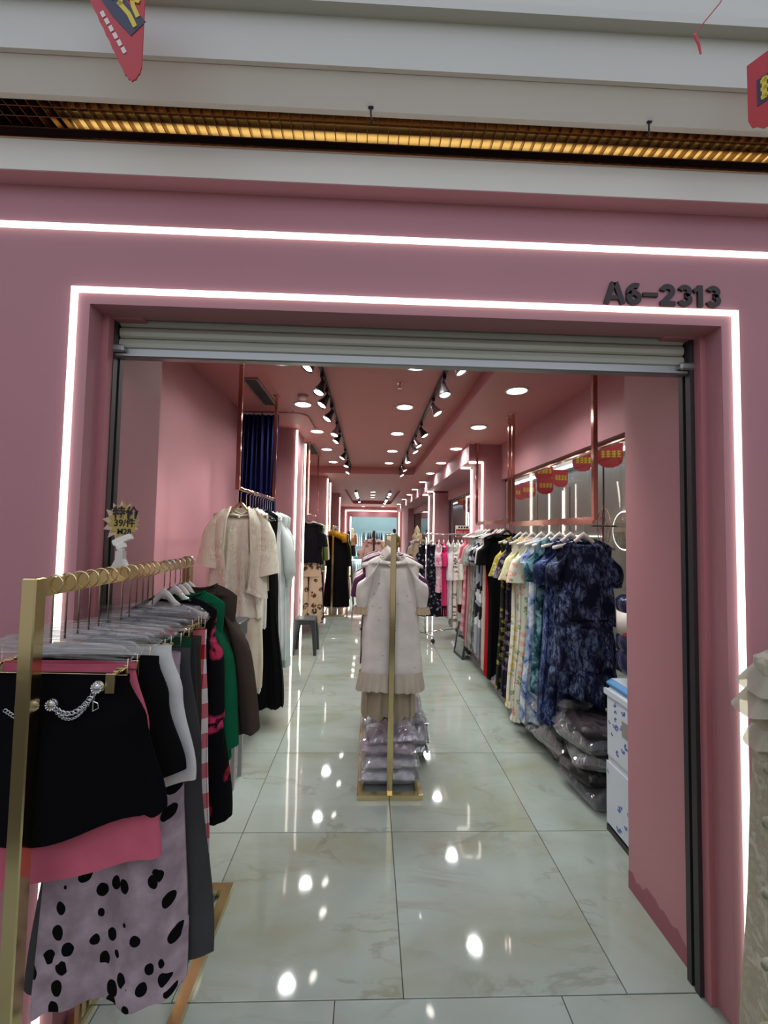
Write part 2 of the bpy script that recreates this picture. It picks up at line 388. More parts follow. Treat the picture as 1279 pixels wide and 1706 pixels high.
# right wall: header over the first shop window, pillars, long beam, recessed wall
sbox('wall_right', PINK, 1.78, 1.90, 1.954, 5.54, 2.36, 2.84)
sbox('baseboard_right', PINK, 1.78, 1.90, 1.954, 5.54, -.006, .06)
sbox('pillar_right', PINK, 1.50, 1.95, 5.54, 6.04, -.006, 2.60)
sbox('pillar_right', PINK, 1.50, 1.95, 9.66, 10.45, -.006, 2.56)
sbox('beam_right', PINK, 1.33, 1.95, 5.54, 20.8, 2.60, 2.84)
sbox('wall_right', PINK, 1.83, 1.95, 6.04, 9.66, 2.38, 2.60)
sbox('wall_right', PINK, 1.83, 1.95, 10.45, 17.6, 2.38, 2.60)
sbox('wall_right', PINK, 1.83, 1.95, 6.04, 6.45, -.006, 2.38)
sbox('wall_right', PINK, 1.83, 1.95, 10.45, 11.2, -.006, 2.38)
sbox('wall_right', PINK, 1.60, 1.95, 17.4, 20.8, -.006, 2.60)
# left pillars
sbox('pillar_left', PINK, -1.5, -1.0, 5.46, 6.08, -.006, 2.98)
sbox('pillar_left', PINK, -1.5, -.97, 9.20, 9.72, -.006, 2.84)
sbox('pillar_left', PINK, -1.5, -1.0, 13.4, 14.0, -.006, 2.84)
# end wall with doorway
for b in ((-3.2, -1.01, 0, 3.0), (1.35, 3.2, 0, 3.0), (-1.01, 1.35, 2.33, 3.0)):
    sbox('wall_back', PINK, b[0], b[1], 20.8, 20.98, b[2]-.006 if b[2] == 0 else b[2], b[3])
BLUEW = pm('pale_blue_wall', S(176, 200, 210), .5, var=.05)
sbox('wall_next_shop', BLUEW, -3.2, 3.2, 29.5, 29.7, -.006, 3.0)
sbox('wall_next_shop', BLUEW, -3.3, -3.2, 20.98, 29.7, -.006, 3.0)
sbox('wall_next_shop', BLUEW, 3.2, 3.3, 20.98, 29.7, -.006, 3.0)
sbox('ceiling_next_shop', WHITE, -3.3, 3.3, 20.98, 29.7, 2.75, 2.9)
# windows: panes are parts of each window
def window(n, x, y0, y1, z1, divs, mat_f):
    mb = MB(); fw_ = .03
    mb.box(x-.02, x+.02, y0, y1, .05, .09).box(x-.02, x+.02, y0, y1, z1-.03, z1)
    mb.box(x-.02, x+.02, y0, y0+fw_, .05, z1).box(x-.02, x+.02, y1-fw_, y1, .05, z1)
    f = struct('window_%d' % n, mb, mat_f)
    ys = [y0+fw_]+divs+[y1-fw_]
    for a, b in zip(ys[:-1], ys[1:]):
        MB().box(x-.004, x+.004, a+.0015, b-.0015, .09, z1-.03).obj('pane', GLASS, f)
window(1, 1.85, 1.96, 5.53, 2.36, [3.2, 4.55], ROSE)
window(2, 1.88, 6.45, 9.655, 2.38, [7.2, 8.4], STEEL)
window(3, 1.88, 11.2, 17.4, 2.38, [13.2, 15.4], STEEL)
# mall walk seen through the windows
MALLW = pm('mall_greige_panel', S(150, 150, 138), .25, var=.05)
sbox('wall_mall_opposite', MALLW, 3.62, 3.75, 1.6, 31, -.006, 3.0)
sbox('baseboard_mall', STEEL, 3.59, 3.62, 1.6, 31, -.006, .09)
sbox('ceiling_mall', WHITE, 1.95, 6.0, 1.58, 31, 3.0, 3.1)
sbox('wall_mall_end', MALLW, 1.95, 6.0, 31, 31.1, -.006, 3.0)
for k in range(9):
    y = 3.0+1.45*k
    if abs(y-5.9) < .8: continue
    sbox('trim_8', STEEL, 3.612, 3.62, y, y+.02, .09, 2.5)

# ================================================================== SHOP FRONT FITTINGS
def led_run(name, label, segs, mat=LED, wd=.024, group=None):
    """segs: list of boxes, each a glowing piece of the strip"""
    x0, x1, y0, y1, z0, z1 = segs[0]
    t = thing(name, label, 'light strip', ((x0+x1)/2, (y0+y1)/2, z0), group=group)
    for s_ in segs:
        mb = MB().box(*[s_[i]-t.location[i//2] for i in range(6)])
        mb.obj('glow_tube', mat, t)
    return t
g = .0085
led_run('led_strip', 'long glowing white strip running straight across the upper pink front', [(-3.0, 2.9, YF-.012, YF, 2.640, 2.656)])
led_run('rope_light', 'glowing white strip frame around the shop opening under the black number', [
    (-1.013-g, 1.286+g, YF-.012, YF, 2.422, 2.4385), (-1.013-g, -1.013+g, YF-.012, YF, .0, 2.422), (1.286-g, 1.286+g, YF-.012, YF, .0, 2.422)])
def vled(x, y, z0, z1, label, extra=(), face='y', mat=LEDW):
    segs = [(x-.012, x+.012, y-.012, y, z0, z1)] if face == 'y' else [(x, x+.012, y-.024, y, z0, z1)]
    return led_run('led_strip', label, segs+list(extra), mat)
vled(-.988, 5.46, 0, 2.95, 'vertical glowing strip on near corner of first pillar by grey stool')
vled(-.976, 6.10, 0, 2.90, 'vertical glowing strip on far corner of first pillar by grey stool')
vled(-.958, 9.20, 0, 2.78, 'vertical glowing strip on near corner of pillar behind the black coat')
vled(-.946, 9.73, 0, 2.75, 'vertical glowing strip on far corner of pillar behind the black coat')
vled(-.988, 13.40, 0, 2.70, 'pinkish vertical glowing strip on the farthest pillar by the doorway')
vled(1.512, 5.54, 0, 2.60, 'bent glowing strip up the pillar beside striped graphic dresses', [(1.33, 1.50, 5.528, 5.54, 2.575, 2.599)])
vled(1.488, 6.05, 0, 2.57, 'bent glowing strip on far corner of same pillar behind hanging posts', [(1.33, 1.476, 6.04, 6.052, 2.575, 2.599)])
vled(1.49, 9.66, 0, 2.56, 'bent glowing strip on near corner of second pillar past red sale sign', [(1.33, 1.478, 9.648, 9.66, 2.565, 2.589)])
vled(1.488, 10.47, 0, 2.55, 'bent glowing strip on far corner of second pillar past red sale sign', [(1.33, 1.476, 10.458, 10.47, 2.56, 2.584)])
led_run('rope_light', 'glowing strip frame around the far doorway into the blue shop', [
    (-1.25, 1.485, 20.77, 20.80, 2.62, 2.66), (-1.25, -1.21, 20.77, 20.80, 0, 2.62), (1.445, 1.485, 20.77, 20.80, 0, 2.62)], LEDW)
led_run('led_strip', 'short bright strip inside left side of the far doorway', [(-1.009, -.955, 20.86, 20.9, 0, 2.33)], LEDW)
led_run('led_strip', 'slanting thin glowing strip imitating a mirror reflection above hanging black tops', [(-1.49, -1.47, 8.3, 8.32, 1.95, 2.75)], LEDW).rotation_euler = (0, .12, 0)  # glowing bar added in place of a strip's reflection in a mirror

# number on the pink front: each character is a part
_ftxt = {}
def text_mesh(body, size, ext=.004, off=0, name='character', shear=0, align='CENTER'):
    cu = bpy.data.curves.new(name, 'FONT'); cu.body = body; cu.size = size; cu.extrude = ext; cu.offset = off; cu.align_x = align; cu.shear = shear
    cu.resolution_u = 4
    o = bpy.data.objects.new(name, cu); COL.objects.link(o)
    bpy.context.view_layer.update()
    me = bpy.data.meshes.new_from_object(o.evaluated_get(bpy.context.evaluated_depsgraph_get()))
    bpy.data.objects.remove(o); return me
def text_part(body, size, mat, parent, loc, rot=(PI/2, 0, 0), ext=.003, off=0, sx=1, name='character', align='CENTER'):
    me = text_mesh(body, size, ext, off, name, align=align)
    me.materials.clear(); me.materials.append(mat)
    o = link(name, me, parent, loc, rot); o.scale = (sx, 1, 1); return o
t = thing('unit_number', 'dark bronze raised characters A6-2313 on the pink shop front', 'sign', (1.02, YF-.004, 2.442))
def ribbon(mb, pts, wd, y0=-.004, y1=.004):     # flat stroke of constant width along (x, z) points
    n = len(pts); Ls = []; Rs = []
    for i in range(n):
        d = Vector(pts[min(i+1, n-1)])-Vector(pts[max(i-1, 0)]); d.normalize(); nn = Vector((-d.y, d.x))*wd/2
        Ls.append(Vector(pts[i])+nn); Rs.append(Vector(pts[i])-nn)
    vs = [(p.x, y, p.y) for y in (y0, y1) for p in Ls+Rs]; fs = []
    for i in range(n-1):
        a_, b_, c_, d_ = i, i+1, n+i+1, n+i
        fs += [(a_, b_, c_, d_), (2*n+a_, 2*n+d_, 2*n+c_, 2*n+b_), (a_, 2*n+a_, 2*n+b_, b_), (d_, c_, 2*n+c_, 2*n+d_)]
    fs += [(0, n, 3*n, 2*n), (n-1, 3*n-1, 4*n-1, 2*n-1)]
    return mb.add(vs, fs)
def arc(cx, cz, rx, rz, a0, a1, n=14): return [(cx+rx*math.cos(math.radians(a0+(a1-a0)*i/n)), cz+rz*math.sin(math.radians(a0+(a1-a0)*i/n))) for i in range(n+1)]
GW = .0185
def glyph(ch):      # unit height .078, drawn from baseline 0
    mb = MB(); h = .078; q = GW/2
    if ch == 'A':
        ribbon(mb, [(-.030, 0), (-.004, h)], GW); ribbon(mb, [(.030, 0), (.004, h)], GW); mb.box(-.020, .020, -.0035, .0035, .016, .030)
    elif ch == '6':
        ribbon(mb, arc(0, .025, .0185, .0175, 0, 360, 24), GW); ribbon(mb, arc(.006, .040, .0245, .0295, 185, 62, 12), GW)
    elif ch == '2':
        ribbon(mb, arc(0, .053, .0185, .0165, 175, -38, 16)+[(-.014, .012)], GW); mb.box(-.027, .028, -.0042, .0042, 0, .0165)
    elif ch == '3':
        ribbon(mb, arc(-.001, .0555, .0165, .0140, 165, -80, 14), GW*.95); ribbon(mb, arc(-.001, .0245, .0185, .0160, 85, -165, 16), GW*.95)
    elif ch == '1':
        mb.box(-.002, .0165, -.004, .004, 0, h); ribbon(mb, [(.004, h-.008), (-.016, h-.022)], GW*.8, -.0038, .0038)
    else: mb.box(-.027, .027, -.004, .004, .031, .045)
    return mb
for ch, x in zip('A6-2313', (.848, .918, .978, 1.040, 1.104, 1.152, 1.208)):
    glyph(ch).obj('dash' if ch == '-' else 'character', LETTER, t, (x-1.02, 0, .007))

# roller shutter
t = thing('roller_shutter', 'cream roller shutter pulled almost fully up in the opening', 'shutter', (.13, 1.53, 2.25))
def prof_bar(poly, x0, x1):    # polygon in (y, z) extruded along x
    mb = MB(); n = len(poly); vs = [(x0, y, z) for y, z in poly]+[(x1, y, z) for y, z in poly]
    return mb.add(vs, [tuple(range(n)), tuple(range(2*n-1, n-1, -1))]+[(i, (i+1) % n, n+(i+1) % n, n+i) for i in range(n)])
for z0 in (.036, .078, .120):
    prof_bar([(-.004, 0), (-.010, .006), (-.012, .020), (-.009, .034), (-.002, .040), (.006, .040), (.006, 0)], -1.065, 1.065).obj('slat', SHUT, t, (0, 0, z0))
prof_bar([(-.016, 0), (-.022, .004), (-.022, .012), (-.012, .016), (-.012, .034), (.012, .034), (.012, 0)], -1.07, 1.07).obj('bottom_bar', SHUTB, t)
for s_ in (-1, 1):
    MB().cbox((0, 0, 0), (.07, .06, .028), .006).obj('end_bracket', SHUTB, t, (s_*1.07, -.006, .028))
    mb = MB(); mb.box(-.015, .015, -.03, -.006, -2.25, .135).box(-.015, .015, .008, .03, -2.25, .135).box(-.015 if s_ < 0 else .011, -.011 if s_ < 0 else .015, -.03, .03, -2.25, .135)
    mb.obj('guide_rail', STEEL, t, (s_*1.085+(.002 if s_ > 0 else 0), 0, 0))
    MB().cbox((0, 0, 0), (.13, .05, .03), .004).obj('cover_block', PINKT, t, (s_*1.03, -.02, .145)).data.name = 'cover_block'

# gold louvred light trough above the front
t = thing('light_trough', 'long gold mirrored light trough with louvre bars above the shop front', 'light fitting', (0, 1.325, 2.966))
BRN = pm('bronze_mirror_lining', (.30, .19, .12), .22, 1, bump=.08, bscale=18)
mb = MB(); mb.box(-3.1, 2.9, -.057, -.053, .0, .12).box(-3.1, 2.9, .038, .042, .0, .12).box(-3.1, 2.9, -.057, .042, .12, .124)
mb.obj('mirror_trough', BRN, t)
MB().box(-3.1, 2.9, .0425, .0745, .004, .012).obj('gap_shade_strip', BLACK, t)  # shade between trough and band put in as a black strip
MB().box(-3.1, 2.9, -.062, -.053, .002, .014).obj('rim', ROSE, t)
for y in (-.026, .008):
    MB().box(-3.1, 2.9, y-.0015, y+.0015, .006, .030).obj('long_bar', BRN, t)
cb = MB().box(-.0012, .0012, -.053, .038, .006, .030).mesh('cross_bar', BRN)
for k in range(92): link('cross_bar', cb, t, (-1.62+.036*k, 0, 0))
MB().tube([(-1.05, -.006, .060), (1.50, -.006, .060)], .009, 8).obj('lamp_tube', emis('warm_tube_glow', (1.0, .93, .40), 3.2), t)

# small hooks under the mall soffit
for x, lb in ((-.023, 'small black wire hook on soffit above centre of gold trough'), (.86, 'small black wire hook on soffit above number end of trough')):
    h = thing('ceiling_hook', lb, 'hook', (x, 1.222, 2.945))
    MB().tube([(0, 0, 0), (0, .002, -.02), (.004, .006, -.034), (0, .012, -.042), (-.005, .008, -.036)], .003, 6).obj('wire', BLACK, h)
    MB().cbox((0, 0, -.002), (.016, .01, .004), .001).obj('plate', BLACK, h)

# hanging paper pennants
RED = pm('red_pennant_paper', S(178, 34, 38), .5, var=.1)
YEL = pm('yellow_print', S(215, 190, 40), .5)
NAVY = pm('dark_blue_print', S(30, 32, 60), .5)
def pennant(label, loc, rz, wd, ht, group=None, marks=1):
    p = thing('pennant', label, 'pennant', loc, rz, group)
    pts = [(-wd/2, 0), (wd/2, 0)]; k = 15
    for i in range(k):
        a = i/(k-1); ang = PI*a
        x = wd/2*math.cos(ang); z = -ht+.36*wd-.36*wd*math.sin(ang)+(.006 if i % 2 else 0)
        pts.append((x, z))
    mb = MB(); mb.prism(pts[::-1], -.0012, .0012); mb.obj('flag', RED, p)
    if marks:
        mk = MB(); mk.box(-wd*.38, wd*.38, -.0022, -.0013, -ht*.62, -ht*.28); mk.obj('print_panel', NAVY if marks == 2 else RED, p)
        mk = MB(); rr = random.Random(int(loc[0]*100))
        for c in range(4):
            cx = -wd*.33+c*wd*.2; s_ = wd*.15
            for q in range(3):
                zq = -ht*.32-q*ht*.1; mk.box(cx, cx+s_, -.0032, -.0023, zq-.012*wd/.2, zq)
            xv = cx+s_*rr.random()*.8; mk.box(xv, xv+.012*wd/.2, -.0032, -.0023, -ht*.58, -ht*.3)
        mk.obj('print_strokes', YEL, p)
    return p
pn = thing('pennant', 'large red scalloped pennant hanging point down at top of frame beside gold trough', 'pennant', (-.581, .98, 3.10), -.12)
poly = [(0, 0), (0, -.343)]+[(-.004-.034*i/7, -.345-.035*math.sin(PI*(.15+.65*i/7))+(.004 if i % 2 else 0)) for i in range(8)]
poly += [(-.042-.184*i/20+(.002 if i % 2 else 0), -.362+.362*i/20) for i in range(21)]
MB().prism(poly, -.0015, .0015).obj('flag', RED, pn)
mb = MB(); ribbon(mb, [(-.135, -.085), (-.062, -.190), (-.012, -.245)], .050, -.0026, -.0016); mb.obj('print_panel', NAVY, pn)
mb = MB()
for pts_ in ([(-.10, -.02), (-.075, -.075), (-.05, -.06)], [(-.08, -.01), (-.05, -.05), (-.055, -.095)], [(-.055, -.02), (-.03, -.06), (-.012, -.05)], [(-.035, -.03), (-.02, -.10), (-.006, -.13)], [(-.06, -.085), (-.03, -.12), (-.012, -.155)], [(-.035, -.075), (-.004, -.09)]):
    ribbon(mb, [(px_-.008, pz_-.085) for px_, pz_ in pts_], .011, -.0036, -.0026)
mb.obj('print_strokes', YEL, pn)
mb = MB()
for k in range(6): ribbon(mb, [(-.112+.012*k, -.190-.020*k), (-.104+.012*k, -.205-.020*k)], .010, -.0026, -.0016)
mb.obj('white_print', HANGW, pn)
MB().tube([(-.224, 0, 0), (-.224, 0, .298)], .0012, 5).tube([(-.002, 0, 0), (-.002, 0, .298)], .0012, 5).obj('string', BLACK, pn)
pennant('red pennant half cut by the frame edge above number A6-2313', (1.083, 1.0, 2.965), -1.05, .17, .225, marks=2)
MB().tube([(.08, 0, 0), (.08, 0, .433)], .0012, 5).obj('string', BLACK, bpy.data.objects['pennant.001'])
o = MB().tube([(.92, 1.0, 3.085), (.90, 1.0, 3.047), (.842, 1.0, 2.972), (.832, 1.0, 2.955)], .0016, 5)
o.tube([(.832, 1.0, 2.957), (.829, .999, 2.950), (.838, .998, 2.925), (.842, .997, 2.897)], [.002, .006, .005, .003], 6, flat=.4)
tag(o.obj('bunting_string', RED), 'thin dark cord with a red ribbon end dangling below bluish ceiling panel', 'cord')

# ================================================================== CEILING FITTINGS
ringm = MB().lathe([(.082, -.001), (.098, -.001), (.100, -.006), (.092, -.012), (.080, -.010), (.082, -.001)], 28).mesh('trim_ring', WHITE, True)
discm = MB().lathe([(.0801, -.001), (.0801, -.008), (.001, -.0085)], 28).mesh('diffuser', LAMP)
dl = bpy.data.lights.new('downlight_beam', 'SPOT'); dl.energy = P_DOWN; dl.spot_size = math.radians(156); dl.spot_blend = .6; dl.shadow_soft_size = .06; dl.color = (.94, 1, .99)
def downlight(x, y, z, label, group, power=None):
    t = thing('downlight', label, 'ceiling light', (x, y, z), group=group)
    link('trim_ring', ringm, t); link('diffuser', discm, t)
    lt = dl
    if power: lt = dl.copy(); lt.energy = power; lt.color = (.85, .93, 1)
    o = bpy.data.objects.new('downlight_beam', lt); COL.objects.link(o); o.parent = t; o.location = (0, 0, -.02)
G1 = 'downlights in the right soffit'
for i, y in enumerate((3.39, 4.615, 5.85, 7.1, 8.4, 9.9, 11.7, 13.4, 15.4, 18.2)):
    downlight(1.215 if i < 5 else 1.255, y, 2.84, 'round recessed downlight, %s from shutter in right soffit row' % ORD[i], G1)
for i, y in enumerate((3.26, 4.40, 5.60, 6.84, 8.09)):
    downlight(-.745, y, 2.98, 'round recessed downlight, %s from shutter in left ceiling row' % ORD[i], 'downlights in the left ceiling')
for i, y in enumerate((3.28, 4.393, 5.61, 6.853, 8.084)):
    downlight(.35, y, 2.98, 'round recessed downlight, %s from shutter in middle ceiling row' % ORD[i], 'downlights in the middle ceiling')
for i, y in enumerate((13.0, 14.2, 15.4, 16.6)):
    downlight(.08, y, 2.98, 'small round downlight, %s one in the middle of far ceiling recess' % ORD[i], 'downlights in the far recess')
for x, w_ in ((-.35, 'left'), (.62, 'right')):
    downlight(x, 20.3, 2.84, 'small downlight above the %s half of far doorway' % w_, 'downlights above the far doorway')
for i, (x, y) in enumerate(((-1.0, 23), (-.3, 24), (.9, 23.5), (.2, 26), (1.6, 26))):
    downlight(x, y, 2.75, '%s ceiling lamp in the blue shop beyond the doorway' % ['leftmost', 'front left', 'front right', 'rear middle', 'rightmost'][i], 'lamps in the blue shop', 900)

hmesh = {}
def spotlight(x, y, z, ztrack, aim, kind, label, group, k):
    """track spotlight hanging from a track, lamp head pointing along aim"""
    t = thing('track_spotlight', label, 'spotlight', (x, y, ztrack), group=group)
    if 'ad' not in hmesh:
        hmesh['ad'] = MB().cbox((0, 0, -.016), (.032, .10, .032), .005).mesh('adapter', BLACK)
        for nm, mt in (('s', SILVER), ('b', BLACK)):
            hmesh[nm] = MB().lathe([(.012, -.02), (.022, -.018), (.026, .02), (.034, .045), (.048, .085), (.050, .105), (.046, .106), (.043, .094)], 20).mesh('housing', mt, True)
        hmesh['lamp'] = MB().lathe([(.0425, .096), (.03, .100), (.001, .101)], 20).mesh('lamp_face', LAMPW)
    link('adapter', hmesh['ad'], t)
    a = Vector(aim).normalized(); h = Vector((0, 0, z-ztrack))
    MB().tube([(0, 0, -.03), (0, .0, (z-ztrack)*.7), h], .007, 6).obj('arm', BLACK if kind == 'b' else SILVER, t)
    ho = link('housing', hmesh[kind], t); ho.location = h
    ho.rotation_mode = 'QUATERNION'; ho.rotation_quaternion = Vector((0, 0, 1)).rotation_difference(a)
    la = link('lamp_face', hmesh['lamp'], ho)
    lt = bpy.data.lights.get('spot_beam')
    if not lt:
        lt = bpy.data.lights.new('spot_beam', 'SPOT'); lt.energy = P_SPOT; lt.spot_size = math.radians(75); lt.spot_blend = .7; lt.shadow_soft_size = .04; lt.color = (.97, 1, .97)
    lo = bpy.data.objects.new('spot_beam', lt); COL.objects.link(lo); lo.parent = ho; lo.location = (0, 0, .12); lo.rotation_euler = (PI, 0, 0)
def track(x, y0, y1, z, label):
    MBt = MB().box(-.016, .016, 0, y1-y0, -.03, 0)
    tag(MBt.obj('light_track', BLACK, loc=(x, y0, z)), label, 'light track')
track(-.43, 1.85, 8.6, 2.98, 'black lighting track on ceiling left of the middle downlights')
track(.60, 1.85, 8.7, 2.98, 'black lighting track on ceiling right of the middle downlights')
track(-.47, 12.6, 17.2, 2.98, 'short black lighting track on left side of far ceiling recess')
track(.62, 12.6, 18.2, 2.98, 'short black lighting track on right side of far ceiling recess')
GL, GR = 'spotlights on the left ceiling track', 'spotlights on the right ceiling track'
for k, y in enumerate((2.97, 3.49, 3.86, 4.35, 5.03, 5.46, 6.69, 7.48, 8.4)):
    spotlight(-.43, y, 2.885, 2.95, (-.55 if k % 3 != 1 else -.3, -.30, -1), 's' if k in (4, 8) else 'b', ('silver' if k in (4, 8) else 'black')+' track spotlight, %s from shutter on left ceiling track' % ORD[k], GL, k)
for k, y in enumerate((2.95, 3.44, 4.03, 4.98, 5.60, 6.02, 6.88, 7.88, 8.6)):
    spotlight(.60, y, 2.885, 2.95, (.55 if k not in (1, 6) else .12, -.25, -1), 'b' if k == 3 else 's', ('black' if k == 3 else 'silver')+' track spotlight, %s from shutter on right ceiling track' % ORD[k], GR, k)
for k, (x, y) in enumerate(((-.47, 12.9), (-.47, 13.4), (-.47, 14.0), (-.47, 14.7), (-.47, 16.9))):
    spotlight(x, y, 2.885, 2.95, (.2, -.6, -1), 's', 'far silver track spotlight, %s on left side of far ceiling recess' % ORD[k], 'spotlights in the far recess', k)
for k, (x, y) in enumerate(((.62, 12.9), (.62, 13.3), (.62, 14.2), (.62, 15.8), (.62, 16.5), (.62, 17.6))):
    spotlight(x, y, 2.885, 2.95, (-.2, -.6, -1), 's', 'far silver track spotlight, %s on right side of far ceiling recess' % ORD[k], 'spotlights in the far recess', k)

for x, y, aim, lb in ((-.43, 2.02, (-.53, 1.0, -1.6), 'black track spotlight right behind shutter, aimed at champagne jacket'), (-.43, 2.32, (.50, .42, -1.6), 'black track spotlight behind shutter on left track, aimed at centre rack'),
                     (.60, 2.02, (.83, .72, -1.7), 'black track spotlight right behind shutter, aimed at navy dress'), (.60, 2.32, (-.42, .42, -1.6), 'black track spotlight behind shutter on right track, aimed at centre rack')):
    spotlight(x, y, 2.885, 2.95, aim, 'b', lb, GL if x < 0 else GR, 0)

def vent(loc, dx, dy, label):
    t = thing('air_vent', label, 'vent', loc)
    mb = MB(); b_ = .025
    mb.box(0, dx, 0, b_, -.012, 0).box(0, dx, dy-b_, dy, -.012, 0).box(0, b_, b_, dy-b_, -.012, 0).box(dx-b_, dx, b_, dy-b_, -.012, 0)
    mb.obj('frame', pm('vent_frame', S(150, 120, 112), .5), t)
    MB().box(b_, dx-b_, b_, dy-b_, -.002, 0).obj('backing', BLACK, t)
    sl = MB().box(-.002, .002, b_, dy-b_, -.011, -.003).mesh('slat', WBAND)
    k = int((dx-2*b_)/.014)
    for i in range(k): link('slat', sl, t, (b_+.009+i*.014, 0, 0))
vent((-1.185, 3.66, 2.98), .16, .80, 'long grey slatted air vent on ceiling above cream jacket rail')
vent((-1.20, 6.4, 2.98), .30, .9, 'slatted air vent on ceiling behind first left pillar')
t = thing('smoke_detector', 'round smoke detector on ceiling between curtain rail and spotlights', 'smoke detector', (-.70, 4.12, 2.98))
MB().lathe([(.055, 0), (.055, -.012), (.045, -.018)], 24).obj('base', PINKT, t, smooth=True)
MB().lathe([(.038, -.018), (.038, -.03), (.030, -.042), (.001, -.045)], 24).obj('sensor_head', WHITE, t, smooth=True)
t = thing('sprinkler', 'small sprinkler head on the middle ceiling near the shutter', 'sprinkler', (.246, 3.69, 2.98))
MB().lathe([(.03, 0), (.03, -.004), (.009, -.006), (.008, -.035), (.012, -.038), (.012, -.042)], 14).obj('pipe', ROSE, t)
MB().lathe([(.022, -.048), (.022, -.051)], 14).obj('deflector', ROSE, t)
MB().tube([(-.012, 0, -.04), (-.014, 0, -.046), (-.008, 0, -.05)], .002, 5).tube([(.012, 0, -.04), (.014, 0, -.046), (.008, 0, -.05)], .002, 5).obj('yoke', ROSE, t)
# fitting cubicle: curved rail on the ceiling, navy curtain
pts = [(-1.5, 4.66, 2.955), (-1.1, 4.66, 2.955), (-.90, 4.66, 2.955)]+[(-.90+.15*math.sin(a), 4.81-.15*math.cos(a), 2.955) for a in (.3, .6, .9, 1.2, 1.5)]+[(-.75, 5.1, 2.955), (-.75, 5.46, 2.955)]
rl = thing('curtain_rail', 'pale curved curtain rail on ceiling beside the navy curtain', 'curtain rail', (-1.5, 4.66, 2.98))
MB().tube([Vector(p)-rl.location for p in pts], .010, 8).obj('rail', PINKT, rl, smooth=True)
for p in (pts[1], pts[2], pts[-2]):
    MB().box(-.006, .006, -.006, .006, -.022, 0).obj('rail_bracket', PINKT, rl, (p[0]+1.5, p[1]-4.66, 0))
def curtain():
    mb = MB(); nx, nz = 90, 16; vs = []
    for k in range(nz+1):
        z = 2.93-(2.93-.05)*k/nz
        for i in range(nx+1):
            u = i/nx; a = .030*(1+.3*k/nz)
            vs.append((-1.485+.43*u+.008*math.sin(9*u+k*.3), 4.66+a*math.sin(u*2*PI*8+.3*math.sin(k*.5))+.01*math.sin(u*30), z))
    fs = [(k*(nx+1)+i, k*(nx+1)+i+1, (k+1)*(nx+1)+i+1, (k+1)*(nx+1)+i) for k in range(nz) for i in range(nx)]
    return mb.add(vs, fs)
ct = thing('curtain', 'dark navy pleated fitting room curtain behind left hanging rail', 'curtain', (-1.28, 4.66, .05))
cme = curtain(); cme.xf(Matrix.Translation((1.28, -4.66, -.05)))
cme.obj('curtain_cloth', cloth((14, 18, 72), 'plain', rough=.7), ct, smooth=True)
hb = MB().box(-.205, .225, -.028, .028, 2.87, 2.888); hb.obj('heading_tape', cloth((190, 180, 175)), ct)
for k in range(8): MB().tube([(0, 0, 2.888), (0, 0, 2.903)], .003, 5).obj('glider', WHITE, ct, (-.19+.055*k, 0, 0))

